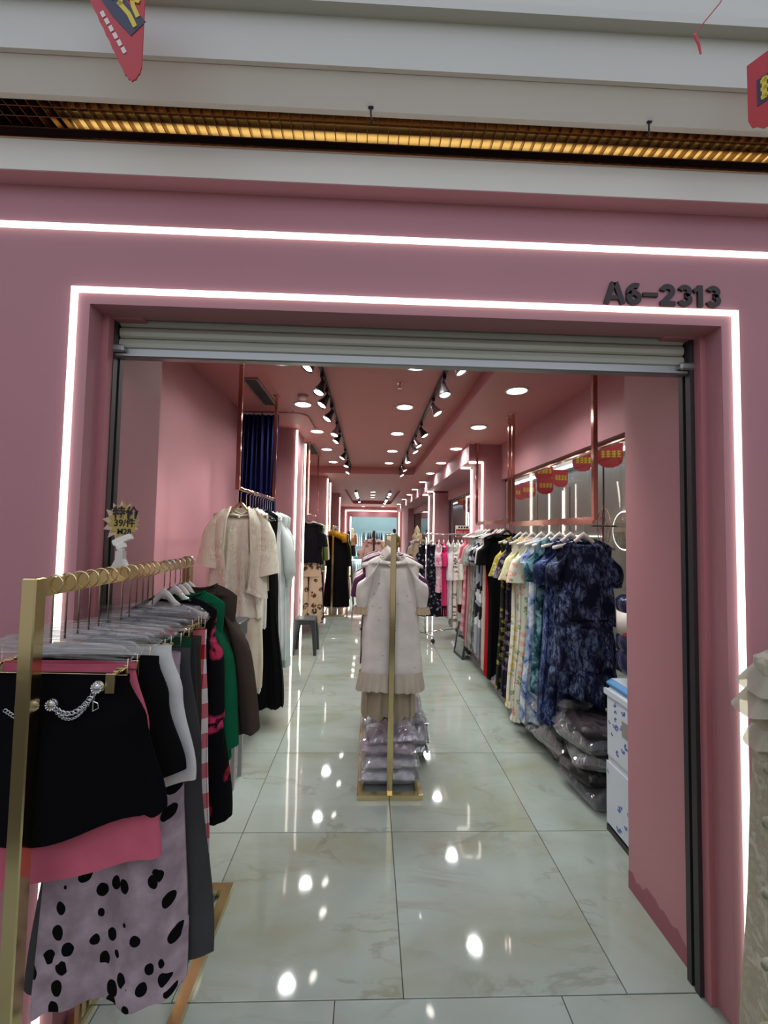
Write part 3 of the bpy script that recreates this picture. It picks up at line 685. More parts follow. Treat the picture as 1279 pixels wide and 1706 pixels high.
# ================================================================== HANGERS AND GARMENTS
_hm = {}
def hook_pts(h, r=.021, ext=1.0):    # hook rising to z=h at the rod, curve over the rod
    pts = [(0, 0, 0), (0, 0, h-2.1*r)]
    for i in range(1, 10):
        a = -PI*.5+PI*1.25*i/9*ext
        pts.append((r*math.cos(a)*1, 0, h-r+r*math.sin(a)))
    return pts
def hanger(kind, x, y, zrod, label, group, rz=0, drop=.10, rodr=.012, wd=.40):
    """hanger hooked over a rod whose top is at zrod; drop = rod top to hanger shoulders"""
    t = thing('clothes_hanger', label, 'hanger', (x, y, zrod-drop), rz, group)
    kk = (kind, round(drop, 3), round(wd, 2))
    if kk not in _hm:
        ps = []
        r_ = .024 if kind == 'skirt' else .020
        hk = MB().tube([(0, 0, 0), (0, 0, drop-2*r_)]+[(r_*math.cos(a), 0, drop-r_+.003+r_*math.sin(a)) for a in [(-PI/2+i*PI*1.35/10) for i in range(1, 11)]], .0022 if kind != 'skirt' else .0026, 6)
        ps.append(('hook', hk.mesh('hook', GOLDW if kind in ('skirt', 'gold') else CHROME, True)))
        h = wd/2
        if kind in ('white', 'black', 'gold'):
            mb = MB(); top = []; bot = []
            for i in range(17):
                u = -1+i/8; q_ = min(1, abs(u)/.36); z = -.040*q_*q_*(3-2*q_)-.052*abs(u)
                th = .016-.006*abs(u)
                top.append((u*h, z+th)); bot.append((u*h, z-th))
            n = 17; vs = []
            for y_ in (-1, 1):
                for i, (px, pz) in enumerate(top): vs.append((px, y_*(.006+.012*abs(-1+i/8)**2), pz))
                for i, (px, pz) in enumerate(bot): vs.append((px, y_*(.006+.012*abs(-1+i/8)**2), pz))
            fs = []
            for i in range(n-1):
                fs += [(i, n+i, n+i+1, i+1), (2*n+i, 2*n+i+1, 3*n+i+1, 3*n+i), (i, i+1, 2*n+i+1, 2*n+i), (n+i, 3*n+i, 3*n+i+1, n+i+1)]
            fs += [(0, 2*n, 3*n, n), (n-1, 2*n-1, 4*n-1, 3*n-1)]
            mb.add(vs, fs); ps.append(('shoulder_bar', mb.mesh('shoulder_bar', {'white': HANGW, 'black': HANGK, 'gold': GOLDW}[kind], True)))
            if kind != 'gold':
                ps.append(('cross_bar', MB().tube([(-h*.8, 0, -.088), (h*.8, 0, -.088)], .004, 6).mesh('cross_bar', HANGW if kind == 'white' else HANGK, True)))
        elif kind == 'clear':
            mb = MB().tube([(-h, 0, -.10), (-h*.9, 0, -.082), (-h*.3, 0, -.018), (0, 0, 0), (h*.3, 0, -.018), (h*.9, 0, -.082), (h, 0, -.10), (h*.8, 0, -.106), (0, 0, -.106), (-h*.8, 0, -.106)], .0055, 7, closed=True)
            ps.append(('shoulder_bar', mb.mesh('shoulder_bar', CLEAR, True)))
        elif kind == 'skirt':
            mb = MB().tube([(-h, .0, -.028), (-h*.86, 0, -.006), (-h*.3, 0, .004), (0, 0, .010), (h*.3, 0, .004), (h*.86, 0, -.006), (h, 0, -.028), (h*.94, 0, -.044), (h*.6, 0, -.036), (0, 0, -.030), (-h*.6, 0, -.036), (-h*.94, 0, -.044)], .0065, 7, closed=True)
            mb.box(-h*.9, h*.9, -.002, .002, -.032, -.004)
            ps.append(('clear_bar', mb.mesh('clear_bar', CLEAR, True)))
            ps.append(('clip_wire', MB().tube([(-h*.93, 0, -.036), (-h*.93, 0, -.078), (h*.93, 0, -.078), (h*.93, 0, -.036)], .0018, 6).mesh('clip_wire', GOLDW, True)))
            cm = MB().cbox((0, -.024, -.092), (.024, .004, .05), .001).cbox((0, -.014, -.074), (.012, .02, .006), .001).cbox((0, .024, -.092), (.024, .004, .05), .001).cbox((0, .014, -.074), (.012, .02, .006), .001).cbox((0, 0, -.07), (.014, .01, .006), .001).mesh('clip', GOLD)
            ps.append(('clip', cm, -h*.80)); ps.append(('clip', cm, h*.80))
        _hm[kk] = ps
    for p in _hm[kk]:
        link(p[0], p[1], t, (p[2], 0, 0) if len(p) > 2 else None)
    return t

def loft(mb, rings, close_last=False):
    n = len(rings[0]); o = len(mb.v)
    vs = [p for r_ in rings for p in r_]
    fs = [(i*n+q, i*n+(q+1) % n, (i+1)*n+(q+1) % n, (i+1)*n+q) for i in range(len(rings)-1) for q in range(n)]
    mb.add(vs, fs); return mb
def interp(tab, t):
    for (a, va), (b, vb) in zip(tab[:-1], tab[1:]):
        if t <= b:
            u = (t-a)/(b-a) if b > a else 0; u = u*u*(3-2*u)
            return va+(vb-va)*u
    return tab[-1][1]
def body_mesh(prof, L, z0=0, dep=.045, fold=.012, nf=7, seed=0, n=56, nk=22, neck=None, scoop=0, wav=0, skew=0):
    """tube of cloth hanging from z0 down to z0-L. prof: (t, halfwidth) table"""
    rr = random.Random(seed); p1, p2, p3 = [rr.uniform(0, 6.28) for _ in range(3)]
    rings = []
    for k in range(nk+1):
        t = k/nk; hw = interp(prof, t); dp = dep*(.55+.75*min(1, t*3))
        ring = []
        for q in range(n):
            a = 2*PI*q/n; ca, sa = math.cos(a), math.sin(a)
            am = fold*min(1, max(0, t-.04)*2.2)
            fx = math.sin(nf*a+p1+1.5*t)+.5*math.sin((2*nf+1)*a+p2-1.1*t)
            x = hw*math.copysign(abs(ca)**.85, ca)*(1+.25*am*fx/max(hw, .05)); y = dp*math.copysign(abs(sa)**.9, sa)+am*fx*.8
            z = z0-L*t+wav*t*math.sin(2*a+p3)+skew*t*x+.3*am*fx
            ring.append((x+.006*math.sin(5*t+p3)*t, y, z))
        rings.append(ring)
    return rings
def garment(name, label, cat, loc, mat, L, sh=.20, hem=.22, waist=None, sleeve=None, sl=.20, sr=(.075, .06), sang=.25,
            neckw=.08, scoop=.07, dep=.05, fold=.012, nf=7, rz=0, group=None, slmat=None, seed=None, trims=(), ruffle=None, bust=None, skew=0, vneck=False):
    """upper garment or dress; loc = base of the neck at the hanger"""
    seed = seed if seed is not None else int(abs(loc[0]*971+loc[1]*577)*10)
    t = thing(name, label, cat, loc, rz, group)
    # body: shoulder slope then the tube
    prof = [(0, sh), (min(.28, .20/L), (bust or sh*.93)), ((.42 if L > .8 else .7), (waist or (sh+hem)/2*.93)), (1, hem)]
    rings = body_mesh(prof, L-.05, -.05, dep, fold, nf, seed, neck=neckw, skew=skew)
    n = len(rings[0])
    top = []
    for j, (fr, dz, df) in enumerate(((0, 0, .34), (.25, -.007, .42), (.55, -.020, .5), (.8, -.034, .55), (.95, -.045, .6))):
        hw = neckw+(sh-neckw)*fr; ring = []
        for q in range(n):
            a = 2*PI*q/n; ca, sa = math.cos(a), math.sin(a)
            x = hw*math.copysign(abs(ca)**.8, ca); y = dep*df*math.copysign(abs(sa)**.9, sa)
            z = dz
            if j == 0 or fr < .6:
                k_ = (1-fr/.6)*max(0, 1-(x/max(hw, .01))**2 if not vneck else 1-abs(x/max(hw, .01)))
                z -= k_*(scoop if sa < 0 else scoop*.3)
            # the fabric drops from shoulder line to chest front
            z -= (1-abs(ca)**.7)*.02*(fr)
            ring.append((x, y, z))
        top.append(ring)
    mb = loft(MB(), top+rings); mb.obj('body', mat, t, smooth=True)
    # neckline band
    nb = MB().tube([(p[0]*1.02, p[1]*1.05-.001, p[2]+.002) for p in top[0][::2]], .004, 5, closed=True)
    nb.obj('neckline', trims[0] if trims else mat, t, smooth=True)
    if sleeve:
        sm = slmat or mat
        for s_ in (-1, 1):
            rg = []; ns = 20; nk = 10; rr = random.Random(seed+s_)
            ph = rr.uniform(0, 6)
            for k in range(nk+1):
                u = k/nk
                ang = sang*(1-u*.35)
                cx = s_*(sh-.055+sl*u*math.sin(ang)+.035*min(1, u*3)); cz = -.085-sl*u*math.cos(ang)*.97
                if sleeve == 'puff': r_ = sr[0]*(1+.35*math.sin(PI*min(1, u*1.05)))*(1-.25*u)
                elif sleeve == 'bell': r_ = sr[0]+(sr[1]-sr[0])*u**1.6
                elif sleeve == 'bishop': r_ = sr[0]*(1+.25*math.sin(PI*u)) if u < .9 else sr[0]*.55
                else: r_ = sr[0]+(sr[1]-sr[0])*u
                if k == 0: r_ *= .85
                ring = []
                for q in range(ns):
                    a = 2*PI*q/ns
                    fx = 1+.10*u*math.sin(4*a+ph+2*u)
                    ring.append((cx+r_*.75*fx*math.cos(a), dep*.1*math.sin(7*u+ph)+min(r_, dep*1.3)*fx*math.sin(a), cz+(r_*.9*math.cos(a)*-s_*.35*(1-u))+.05*max(0, 1-u*3)*(math.cos(a)*-s_)))
                rg.append(ring)
            loft(MB(), rg).obj('sleeve', sm, t, smooth=True)
    if ruffle:        # list of (t position, length, extra width, material)
        for (tt, rl_, ex, mt_) in ruffle:
            hw = interp(prof, tt); rr = random.Random(seed+int(tt*100)); ph = rr.uniform(0, 6)
            rg = []
            for k in range(5):
                u = k/4; ring = []
                for q in range(120):
                    a = 2*PI*q/120; ca, sa = math.cos(a), math.sin(a)
                    fx = math.sin(24*a+ph)
                    h_ = hw+.004+ex*u
                    ring.append((h_*math.copysign(abs(ca)**.85, ca)*(1+.02*u*fx), (dep*1.35+.010+ex*.5*u)*math.copysign(abs(sa)**.9, sa)+.010*u*fx, -.05-(L-.05)*tt-rl_*u+.006*u*math.sin(3*a+ph)))
                rg.append(ring)
            loft(MB(), rg).obj('ruffle', mt_ or mat, t, smooth=True)
    return t
def skirt(name, label, loc, mat, L, wa=.17, hem=.26, dep=.03, fold=.012, nf=6, group=None, band=None, seed=1, cat='skirt', skew=0, rz=0):
    t = thing(name, label, cat, loc, rz, group)
    rings = body_mesh([(0, wa), (.35, wa+(hem-wa)*.45), (1, hem)], L, 0, dep, fold, nf, seed, skew=skew)
    loft(MB(), rings).obj('body', mat, t, smooth=True)
    bt = MB(); rb = []
    for k in range(3):
        rb.append([(x*1.012, y*1.06, z-.035*k/2+.002) for x, y, z in body_mesh([(0, wa), (1, wa+.004)], .01, 0, dep, 0, nf, seed, nk=2)[0]])
    loft(bt, rb).obj('waistband', band or mat, t, smooth=True); return t
def trousers(label, loc, mat, L, wa=.17, hem=.12, dep=.035, group=None, seed=1, split=.28, rz=0):
    t = thing('trousers', label, 'trousers', loc, rz, group)
    loft(MB(), body_mesh([(0, wa), (1, wa*1.12)], L*split, 0, dep, .006, 5, seed, nk=6)).obj('hip', mat, t, smooth=True)
    for s_ in (-1, 1):
        rg = body_mesh([(0, wa*.56), (1, hem)], L*(1-split)+.03, -L*split+.03, dep*1.05, .010, 4, seed+s_, n=32, nk=14)
        loft(MB(), [[(x+s_*(wa*.56+.01), y, z) for x, y, z in r_] for r_ in rg]).obj('leg', mat, t, smooth=True)
    return t

# ================================================================== RACKS
def bar_box(mb, a, b, wx, wz):   # straight box bar between points along one axis
    return mb.box(min(a[0], b[0])-wx/2, max(a[0], b[0])+wx/2, min(a[1], b[1])-wx/2, max(a[1], b[1])+wx/2, min(a[2], b[2])-wz/2, max(a[2], b[2])+wz/2)
def hanging_rail(label, x, y0, y1, zbar, zceil, mat=ROSE, flat=False):
    t = thing('hanging_rail', label, 'clothes rail', (x, y0, zbar))
    for y in (0, y1-y0):
        MB().box(-.014, .014, y-.014, y+.014, -.012, zceil-zbar).obj('post', mat, t, smooth=False)
        MB().cbox((0, y, zceil-zbar-.003), (.06, .06, .006), .002).obj('ceiling_plate', mat, t)
    if flat: MB().box(-.007, .007, .014, y1-y0-.014, -.032, .013).obj('rail', mat, t)
    else: MB().tube([(0, .014, 0), (0, y1-y0-.014, 0)], .013, 12).obj('rail', mat, t, smooth=True)
    return t
def floor_rack(label, x, y0, y1, zbar, bx0, bx1, by0, by1, flat=.045, mat=GOLD):
    t = thing('garment_rack', label, 'clothes rack', (x, y0, 0))
    for y in (0, y1-y0):
        MB().cbox((0, y, (zbar+.005)/2), (.036, .036, zbar-.005+.01), .003).obj('post', mat, t)
    MB().box(-.008, .008, .018, y1-y0-.018, zbar-flat, zbar).obj('bar', mat, t)
    mb = MB(); a, b, c, d = bx0-x, bx1-x, by0-y0, by1-y0
    for q in ((a, b, c, c+.04), (a, b, d-.04, d)): MB().box(q[0], q[1], q[2], q[3], 0, .030).obj('base_bar', mat, t)
    for q in ((a, a+.04, c+.04, d-.04), (b-.04, b, c+.04, d-.04)): MB().box(q[0], q[1], q[2], q[3], 0, .030).obj('base_bar', mat, t)
    return t

# ---- left front brass rack with skirts (L0)
X0 = -.83
floor_rack('brass floor rack at the shop front loaded with skirts', X0, 1.06, 1.93, 1.495, -.945, -.585, .99, 1.965)
GS = 'clear skirt hangers on the front brass rack'
def sk_hanger(y, i, x=X0, drop=.175): hanger('skirt', x, y, 1.497, 'clear skirt hanger with gold hook, %s from front on brass rack' % ORD[i], GS, drop=drop, wd=.44, rz=random.uniform(-.08, .06))
BLK = (4, 4, 7)
ys = [1.125, 1.175, 1.225, 1.27, 1.315, 1.36, 1.405, 1.45, 1.49, 1.53, 1.565, 1.60]
for i, y in enumerate(ys): sk_hanger(y, i, x=X0 if y < 1.38 else -.815, drop=.175 if i not in (8, 9, 10) else .150)
zw = 1.497-.175-.095
sk1 = skirt('skirt', 'short black flared skirt with silver chain at the front of brass rack', (X0, 1.125, zw+.015), cloth(BLK, 'plain', rough=.9), .395, .205, .305, .022, .020, 3, seed=3, skew=.16)
# chain ornament on the front of the black skirt
CHN = pm('silver_chain_metal', (.7, .7, .72), .25, 1)
def brooch(x, z):
    b = MB(); b.lathe([(.001, .010), (.012, .007), (.017, 0), (.013, -.004)], 16, (x, -.034, z), (0, -1, 0))
    for q in range(12): b.lathe([(.001, .004), (.004, 0)], 6, (x+.012*math.cos(q*.524), -.040, z+.012*math.sin(q*.524)), (0, -1, 0))
    return b
chn = brooch(.148, -.020).obj('chain_ornament', CHN, sk1, smooth=True)
brooch(.038, -.063).obj('chain_ornament', CHN, sk1, smooth=True)
mb = MB()
for row, sag in ((0, .055), (1, .075)):
    for k in range(22 if row == 0 else 30):
        u = k/(21 if row == 0 else 29); x = .038+.11*u; z = -.063+.043*u-sag*4*u*(1-u)*.72
        rr_ = .0052 if row == 0 else .0028
        mb.tube([(x+rr_*1.4*math.cos(a), -.038+(.002 if k % 2 else -.001), z+rr_*math.sin(a)) for a in [i*PI/3 for i in range(6)]], .0014 if row == 0 else .0008, 5, closed=True)
mb.obj('chain', CHN, sk1, smooth=True)
dl_ = MB().tube([(.140, -.038, -.052), (.140, -.038, -.078)], .0014, 5).tube([(.140, -.038, -.053), (.152, -.038, -.058), (.154, -.038, -.070), (.140, -.038, -.078)], .0014, 5)
dl_.obj('letter_charm', CHN, sk1)
MB().tube([(.143, -.038, -.028), (.142, -.038, -.052)], .001, 4).obj('charm_link', CHN, sk1)
mb = MB()
for k in range(12):
    u = k/11; mb.tube([(-.075+.07*u+.006*math.cos(a), -.036, -.078-.045*u+.004*math.sin(a)) for a in [i*PI/3 for i in range(6)]], .0012, 5, closed=True)
mb.obj('side_chain', CHN, sk1)
skirt('skirt', 'rose pink skirt hanging right behind the short black chain skirt', (X0+.02, 1.172, zw+.03), cloth((205, 98, 120), 'plain', rough=.7), .545, .175, .272, .026, .008, 3, seed=9, skew=.16)
skirt('skirt', 'short black skirt in front of the white buttoned skirt', (-.785, 1.215, zw+.035), cloth((8, 8, 9), 'plain'), .37, .19, .275, .020, .006, 3, seed=6, skew=.22)
ws = skirt('skirt', 'white skirt with silver buttons on its waist on the brass rack', (-.765, 1.255, zw+.055), cloth((205, 203, 200), 'plain', rough=.7), .44, .185, .272, .020, .006, 3, seed=7, skew=.22)
for k in range(2): MB().lathe([(.001, .004), (.009, .003), (.011, 0)], 14, (.158, -.024, -.052-.030*k), (0, -1, 0)).obj('button', CHN, ws, smooth=True)
skirt('skirt', 'long pale mauve skirt with black dalmatian spots behind the pink one', (-.745, 1.305, zw+.02), cloth((188, 168, 178), 'dots', (6, 6, 8), (150, 132, 140), s=1.75, rough=.9, thr=.30), .985, .17, .215, .036, .022, 4, seed=14, skew=.08)
skirt('skirt', 'long charcoal grey skirt behind the dalmatian spotted one', (-.735, 1.352, zw+.02), cloth((66, 66, 66), 'plain'), .97, .17, .285, .018, .006, 3, seed=5, skew=.20)
skirt('skirt', 'bottle green skirt whose waistband shows behind the white skirt', (-.755, 1.405, zw+.04), cloth((24, 66, 46), 'plain'), .55, .17, .185, .018, .006, 3, seed=10)
skirt('skirt', 'dark slate grey skirt just behind the white buttoned one', (-.755, 1.45, zw+.02), cloth((52, 54, 56), 'plain'), .70, .17, .19, .018, .006, 3, seed=8)
skirt('skirt', 'brown skirt squeezed between green skirt and red gingham', (-.755, 1.50, zw+.02), cloth((70, 58, 48), 'plain'), .8, .165, .19, .018, .006, 3, seed=11)
skirt('skirt', 'long red and white gingham skirt on the brass rack', (-.755, 1.56, zw+.03), cloth((178, 24, 40), 'gingham', (205, 110, 118), (225, 215, 212), s=9.5), .96, .16, .205, .03, .012, 5, seed=12)
GU = 'garment hangers at the back of the front brass rack'
for i, (y, kd) in enumerate(((1.655, 'white'), (1.70, 'clear'), (1.745, 'white'), (1.79, 'white'), (1.84, 'white'), (1.88, 'white'))):
    hanger(kd, -.80, y, 1.497, ('clear' if kd == 'clear' else 'cream')+' shoulder hanger, %s of those behind the skirts on brass rack' % ORD[i], GU, drop=.12, wd=.34)
garment('dress', 'black dress printed with pink roses and a lace edge on brass rack', 'dress', (-.775, 1.69, 1.352), cloth((10, 10, 14), 'floral', (206, 62, 104), (170, 40, 60), s=.42, thr=.36), .85, .17, .25, None, 'long', .40, (.05, .045), .10, dep=.04, seed=21)
garment('cardigan', 'emerald green jacket between rose dress and brown coat', 'jacket', (-.765, 1.765, 1.365), cloth((14, 96, 62), 'plain'), .69, .165, .21, None, 'long', .56, (.05, .045), .16, dep=.035, seed=22)
garment('coat', 'dark brown coat at the far end of the brass rack', 'coat', (-.745, 1.845, 1.385), cloth((72, 60, 52), 'plain'), .66, .17, .285, None, 'long', .56, (.05, .05), .26, dep=.035, seed=23, skew=.12)
garment('blouse', 'dark wine blouse with lace behind the gingham skirt', 'blouse', (-.795, 1.625, 1.335), cloth((70, 28, 44), 'floral', (25, 15, 25), (120, 60, 80), s=1.5), .60, .15, .165, None, 'long', .42, (.045, .04), .08, dep=.03, seed=24)

# starburst price card in a clip on the rack
t = thing('price_sign', 'yellow starburst price card clipped upright on the brass rack', 'sign', (-.855, 1.455, 1.497))
mb = MB(); mb.prism([(-.032, -.018), (.032, -.018), (.012, .022), (.012, .05), (-.012, .05), (-.012, .022)], -.012, .012)
mb.obj('clip_base', HANGW, t)
MB().cbox((0, 0, .062), (.018, .02, .026), .003).obj('clip_joint', WHITE, t)
mb = MB(); mb.cbox((0, 0, 0), (.066, .02, .022), .003).cbox((-.01, -.004, -.018), (.03, .016, .02), .002); mb.xf(Matrix.Translation((.004, 0, .088)) @ Matrix.Rotation(-.42, 4, 'Y'))
mb.obj('clip_jaw', WHITE, t)
def star(n, r0, r1, cx, cz, sx=1):
    return [(cx+sx*(r0 if i % 2 else r1)*math.sin(PI*i/n), cz+(r0 if i % 2 else r1)*math.cos(PI*i/n)) for i in range(2*n)]
CARD = pm('gold_card', S(178, 152, 78), .5); CARDW = pm('cream_card', S(205, 175, 150), .6)
MB().prism(star(13, .050, .074, -.006, .150, .86), .002, .0035).obj('back_card', CARDW, t)
MB().prism(star(14, .046, .064, .004, .154, .86), -.0005, .001).obj('front_card', CARD, t)
INK = pm('black_ink', (.01, .01, .012), .6); INKP = pm('purple_black_ink', S(40, 22, 44), .6)
text_part('特价', .044, INKP, t, (.010, -.0015, .166), ext=.0006, off=.0012, name='lettering')
text_part('39/件', .032, INK, t, (.008, -.0015, .136), ext=.0006, off=.0006, name='lettering')
text_part('M28', .027, INK, t, (.008, -.0015, .108), ext=.0006, off=.0004, name='lettering')

# ---- left hanging rail (L1)
hanging_rail('rose gold hanging rail with cream jacket, in front of navy curtain', -.965, 3.02, 4.14, 1.925, 2.98)
GH1 = 'hangers on the left hanging rail'
y1s = [3.10, 3.24, 3.34, 3.42, 3.50, 3.58, 3.66, 3.74, 3.82, 3.90, 3.98, 4.06]
for i, y in enumerate(y1s):
    hanger('gold' if i == 0 else 'clear', -.965, y, 1.939, ('dark metal' if i == 0 else 'clear plastic')+' hanger, %s along the left hanging rail' % ORD[i], GH1, drop=.135 if i else .12, wd=.38)
CRM = cloth((220, 212, 194), 'crinkle', (240, 234, 220), (206, 196, 174), s=1.2, rough=.45)
CREAM = cloth((216, 205, 182), 'plain', rough=.6)
def open_jacket(label, loc, mat):
    t = thing('jacket', label, 'jacket', loc)
    # two front panels with a gap and a back panel
    for s_ in (-1, 1):
        mb = MB(); nx, nz = 10, 16; vs = []
        for k in range(nz+1):
            tt = k/nz
            for i in range(nx+1):
                u = i/nx
                xin = .072+.03*math.sin(PI*min(1, tt*1.4)); xo = .185+.035*tt
                x = s_*(xin+(xo-xin)*u); z = -.012-.055*u*(1-tt)-.62*tt-(.05*u if s_ > 0 else -.0)*tt
                y = -.055-.012*math.sin(6*u+3*tt+s_)*tt+.05*(u**4)
                if tt < .12: y += .03*(1-tt/.12)
                vs.append((x, y, z))
        mb.add(vs, [(k*(nx+1)+i, k*(nx+1)+i+1, (k+1)*(nx+1)+i+1, (k+1)*(nx+1)+i) for k in range(nz) for i in range(nx)])
        mb.obj('front_panel', mat, t, smooth=True)
        MB().tube([(s_*.066, -.02, -.006), (s_*.088, -.052, -.10), (s_*.104, -.057, -.34), (s_*.080, -.058, -.60)], [.008, .009, .009, .008], 6, flat=.5).obj('lapel', CREAM, t, smooth=True)
        rg = []
        for k in range(11):
            u = k/10; cx = s_*(.165+.03*min(1, u*3)+.015*u); cz = -.07-.38*u-.06*(s_ > 0)*u; r_ = .055+.035*u**1.3
            rg.append([(cx+r_*math.cos(a)*(1+.08*u*math.sin(3*a+s_)), .9*r_*.6*math.sin(a)-.01, cz-.0*u+.05*max(0, 1-u*3)*math.cos(a)*-s_+.02*math.cos(a)*s_*u) for a in [2*PI*q/22 for q in range(22)]])
        loft(MB(), rg).obj('sleeve', mat, t, smooth=True)
    mb = MB(); vs = []
    for k in range(13):
        for i in range(13):
            u = -1+i/6; tt = k/12; vs.append((u*(.19+.03*tt), .045+.008*math.sin(9*u+2*tt)*tt, -.01-.055*abs(u)*(1-tt)-.62*tt))
    mb.add(vs, [(k*13+i, k*13+i+1, (k+1)*13+i+1, (k+1)*13+i) for k in range(12) for i in range(12)])
    mb.obj('back_panel', CREAM, t, smooth=True); return t
open_jacket('open shimmering champagne jacket with wide sleeves at front of left rail', (-.965, 3.10, 1.80), CRM)
garment('camisole', 'champagne V neck camisole worn under the open shimmering jacket', 'top', (-.965, 3.115, 1.775), CRM, .80, .13, .17, None, None, dep=.03, neckw=.075, scoop=.13, vneck=True, seed=31)
trousers('cream wide leg trousers hanging below the champagne jacket', (-.965, 3.14, 1.42), CREAM, .96, .14, .105, seed=32)
garment('dress', 'long white dress hanging behind the champagne jacket on left rail', 'dress', (-.965, 3.26, 1.794), cloth((222, 218, 208), 'plain', rough=.5), 1.42, .14, .15, None, None, seed=33)
garment('blouse', 'ivory blouse with pale cuffs between white dress and black dress', 'blouse', (-.965, 3.37, 1.785), cloth((214, 212, 205), 'plain', rough=.5), .95, .14, .15, None, None, seed=34)
garment('dress', 'long black sleeveless dress on left rail in front of curtain', 'dress', (-.945, 3.50, 1.79), cloth((8, 8, 10), 'plain'), 1.62, .17, .26, .17, None, dep=.05, seed=35, vneck=True, scoop=.12, nf=9, fold=.018)
garment('dress', 'second black dress with ruffled hem behind the sleeveless one', 'dress', (-.955, 3.60, 1.76), cloth((14, 14, 15), 'plain'), 1.54, .16, .22, None, None, seed=36, ruffle=[(.93, .09, .02, None)])
garment('top', 'white lace edged vest top behind black dresses on left rail', 'top', (-.95, 3.72, 1.785), cloth((215, 216, 214), 'plain', rough=.5), 1.2, .165, .19, None, None, seed=37)
garment('blouse', 'pale grey white blouse with full gathered sleeves on left rail', 'blouse', (-.945, 3.86, 1.79), cloth((205, 212, 208), 'plain', rough=.45), 1.35, .18, .20, None, 'bishop', .62, (.065, .06), .13, seed=38)
garment('dress', 'palest mint long dress last on the left rail', 'dress', (-.945, 4.0, 1.79), cloth((190, 205, 198), 'plain', rough=.5), 1.45, .18, .215, None, 'long', .5, (.055, .06), .12, seed=39)

# ---- second left hanging rail (L2) behind first pillar
hanging_rail('rose gold hanging rail behind first left pillar with black tops', -.96, 6.35, 7.5, 1.87, 2.98)
GH2 = 'hangers on the second left rail'
L2 = [(6.45, 'loose black top with short sleeves on second left rail', (14, 10, 16), 'plain', None, None, .62, .20, .23, 'short'),
      (6.62, 'second black top close behind the loose one, second left rail', (18, 14, 20), 'plain', None, None, .66, .20, .22, 'short'),
      (6.80, 'white print dress between black top and green top', (196, 200, 204), 'floral', (40, 40, 50), (120, 130, 150), 1.35, .18, .20, None),
      (6.95, 'olive green top on second left rail', (108, 116, 68), 'plain', None, None, .78, .19, .21, 'long'),
      (7.12, 'white shirt on second left rail beside pillar strip', (214, 214, 200), 'plain', None, None, .82, .19, .20, 'long'),
      (7.27, 'amber yellow top last on second left rail', (200, 150, 60), 'plain', None, None, .72, .18, .19, 'long')]
for i, (y, lb, c1, pt, c2, c3, L, sh, hm, sv) in enumerate(L2):
    hanger('clear' if i < 3 else 'white', -.96, y, 1.884, ('clear' if i < 3 else 'white')+' hanger, %s along second left rail' % ORD[i], GH2, drop=.12, wd=.38)
    garment('dress' if L > 1 else 'top', lb, 'dress' if L > 1 else 'top', (-.95, y, 1.745), cloth(c1, pt, c2, c3), L, sh, hm, None, sv, .30 if sv == 'short' else .55, (.085, .10) if sv == 'short' else (.055, .055), .15, seed=40+i)
trousers('beige wide trousers with dark maple leaf print under the black tops', (-.94, 6.50, 1.18), cloth((190, 165, 140), 'floral', (48, 30, 26), (80, 48, 36), s=.6, thr=.36), .98, .17, .13, seed=48)
trousers('black and brown print trousers under the white print dress', (-.94, 6.72, 1.15), cloth((60, 36, 36), 'floral', (20, 16, 20), (150, 120, 100), s=.7), .98, .16, .12, seed=49)
skirt('skirt', 'copper pleated skirt under the olive green top', (-.935, 6.97, 1.02), cloth((176, 130, 104), 'stripe', (200, 160, 130)), .82, .14, .17, .03, .01, 9, seed=50)
skirt('skirt', 'black long skirt under the white shirt', (-.935, 7.14, 1.0), cloth((18, 16, 20), 'plain'), .88, .14, .18, seed=51)

# ---- brass floor rack beyond (L3)
floor_rack('brass floor rack with long black coat in the middle distance', -.70, 7.95, 8.95, 1.72, -.90, -.46, 7.90, 9.0)
GH3 = 'hangers on the middle distance brass rack'
L3 = [(8.05, 'long black coat on middle distance brass rack', 'coat', (14, 10, 14), 'plain', None, 1.42, .19, .25, 'long'),
      (8.25, 'second long black dress behind the coat, middle distance rack', 'dress', (20, 15, 20), 'plain', None, 1.40, .19, .22, 'long'),
      (8.50, 'olive lime top on middle distance brass rack', 'top', (128, 128, 50), 'plain', None, .95, .19, .21, 'long'),
      (8.75, 'pale lilac dress at the back of middle distance brass rack', 'dress', (196, 178, 192), 'plain', None, 1.40, .19, .24, None)]
for i, (y, lb, ct_, c1, pt, c2, L, sh, hm, sv) in enumerate(L3):
    hanger('white', -.70, y, 1.722, 'white hanger, %s along the middle distance brass rack' % ORD[i], GH3, drop=.12, wd=.38)
    garment(ct_, lb, ct_, (-.62, y, 1.585), cloth(c1, pt, c2), L, sh, hm, None, sv, .58, (.06, .06), .13, seed=60+i)
t = thing('scarf', 'mustard knitted scarf looped over shoulders of long black coat', 'scarf', (-.62, 8.03, 1.56))
MB().tube([(.13*math.cos(a), .075*math.sin(a), -.02-.03*math.cos(a)+.02*math.sin(a*2)) for a in [i*2*PI/24 for i in range(24)]], .055, 10, closed=True).obj('loop', cloth((172, 122, 28), 'plain', s=3), t, smooth=True)
MB().tube([(.10, -.08, -.03), (.13, -.09, -.10), (.14, -.085, -.16)], [.05, .055, .045], 10).obj('end', cloth((172, 122, 28), 'plain', s=3), t, smooth=True)
t = thing('display_easel', 'dark wooden A frame easel standing past the black coat', 'easel', (-.46, 9.3, 0))
for a, b in (((-.02, 0, 1.62), (-.22, -.02, 0)), ((.0, 0, 1.62), (.12, -.04, .0)), ((0, .02, 1.6), (-.05, .5, 0))):
    MB().tube([b, a], .018, 6).obj('leg', pm('dark_easel_wood', S(48, 38, 40), .5), t)
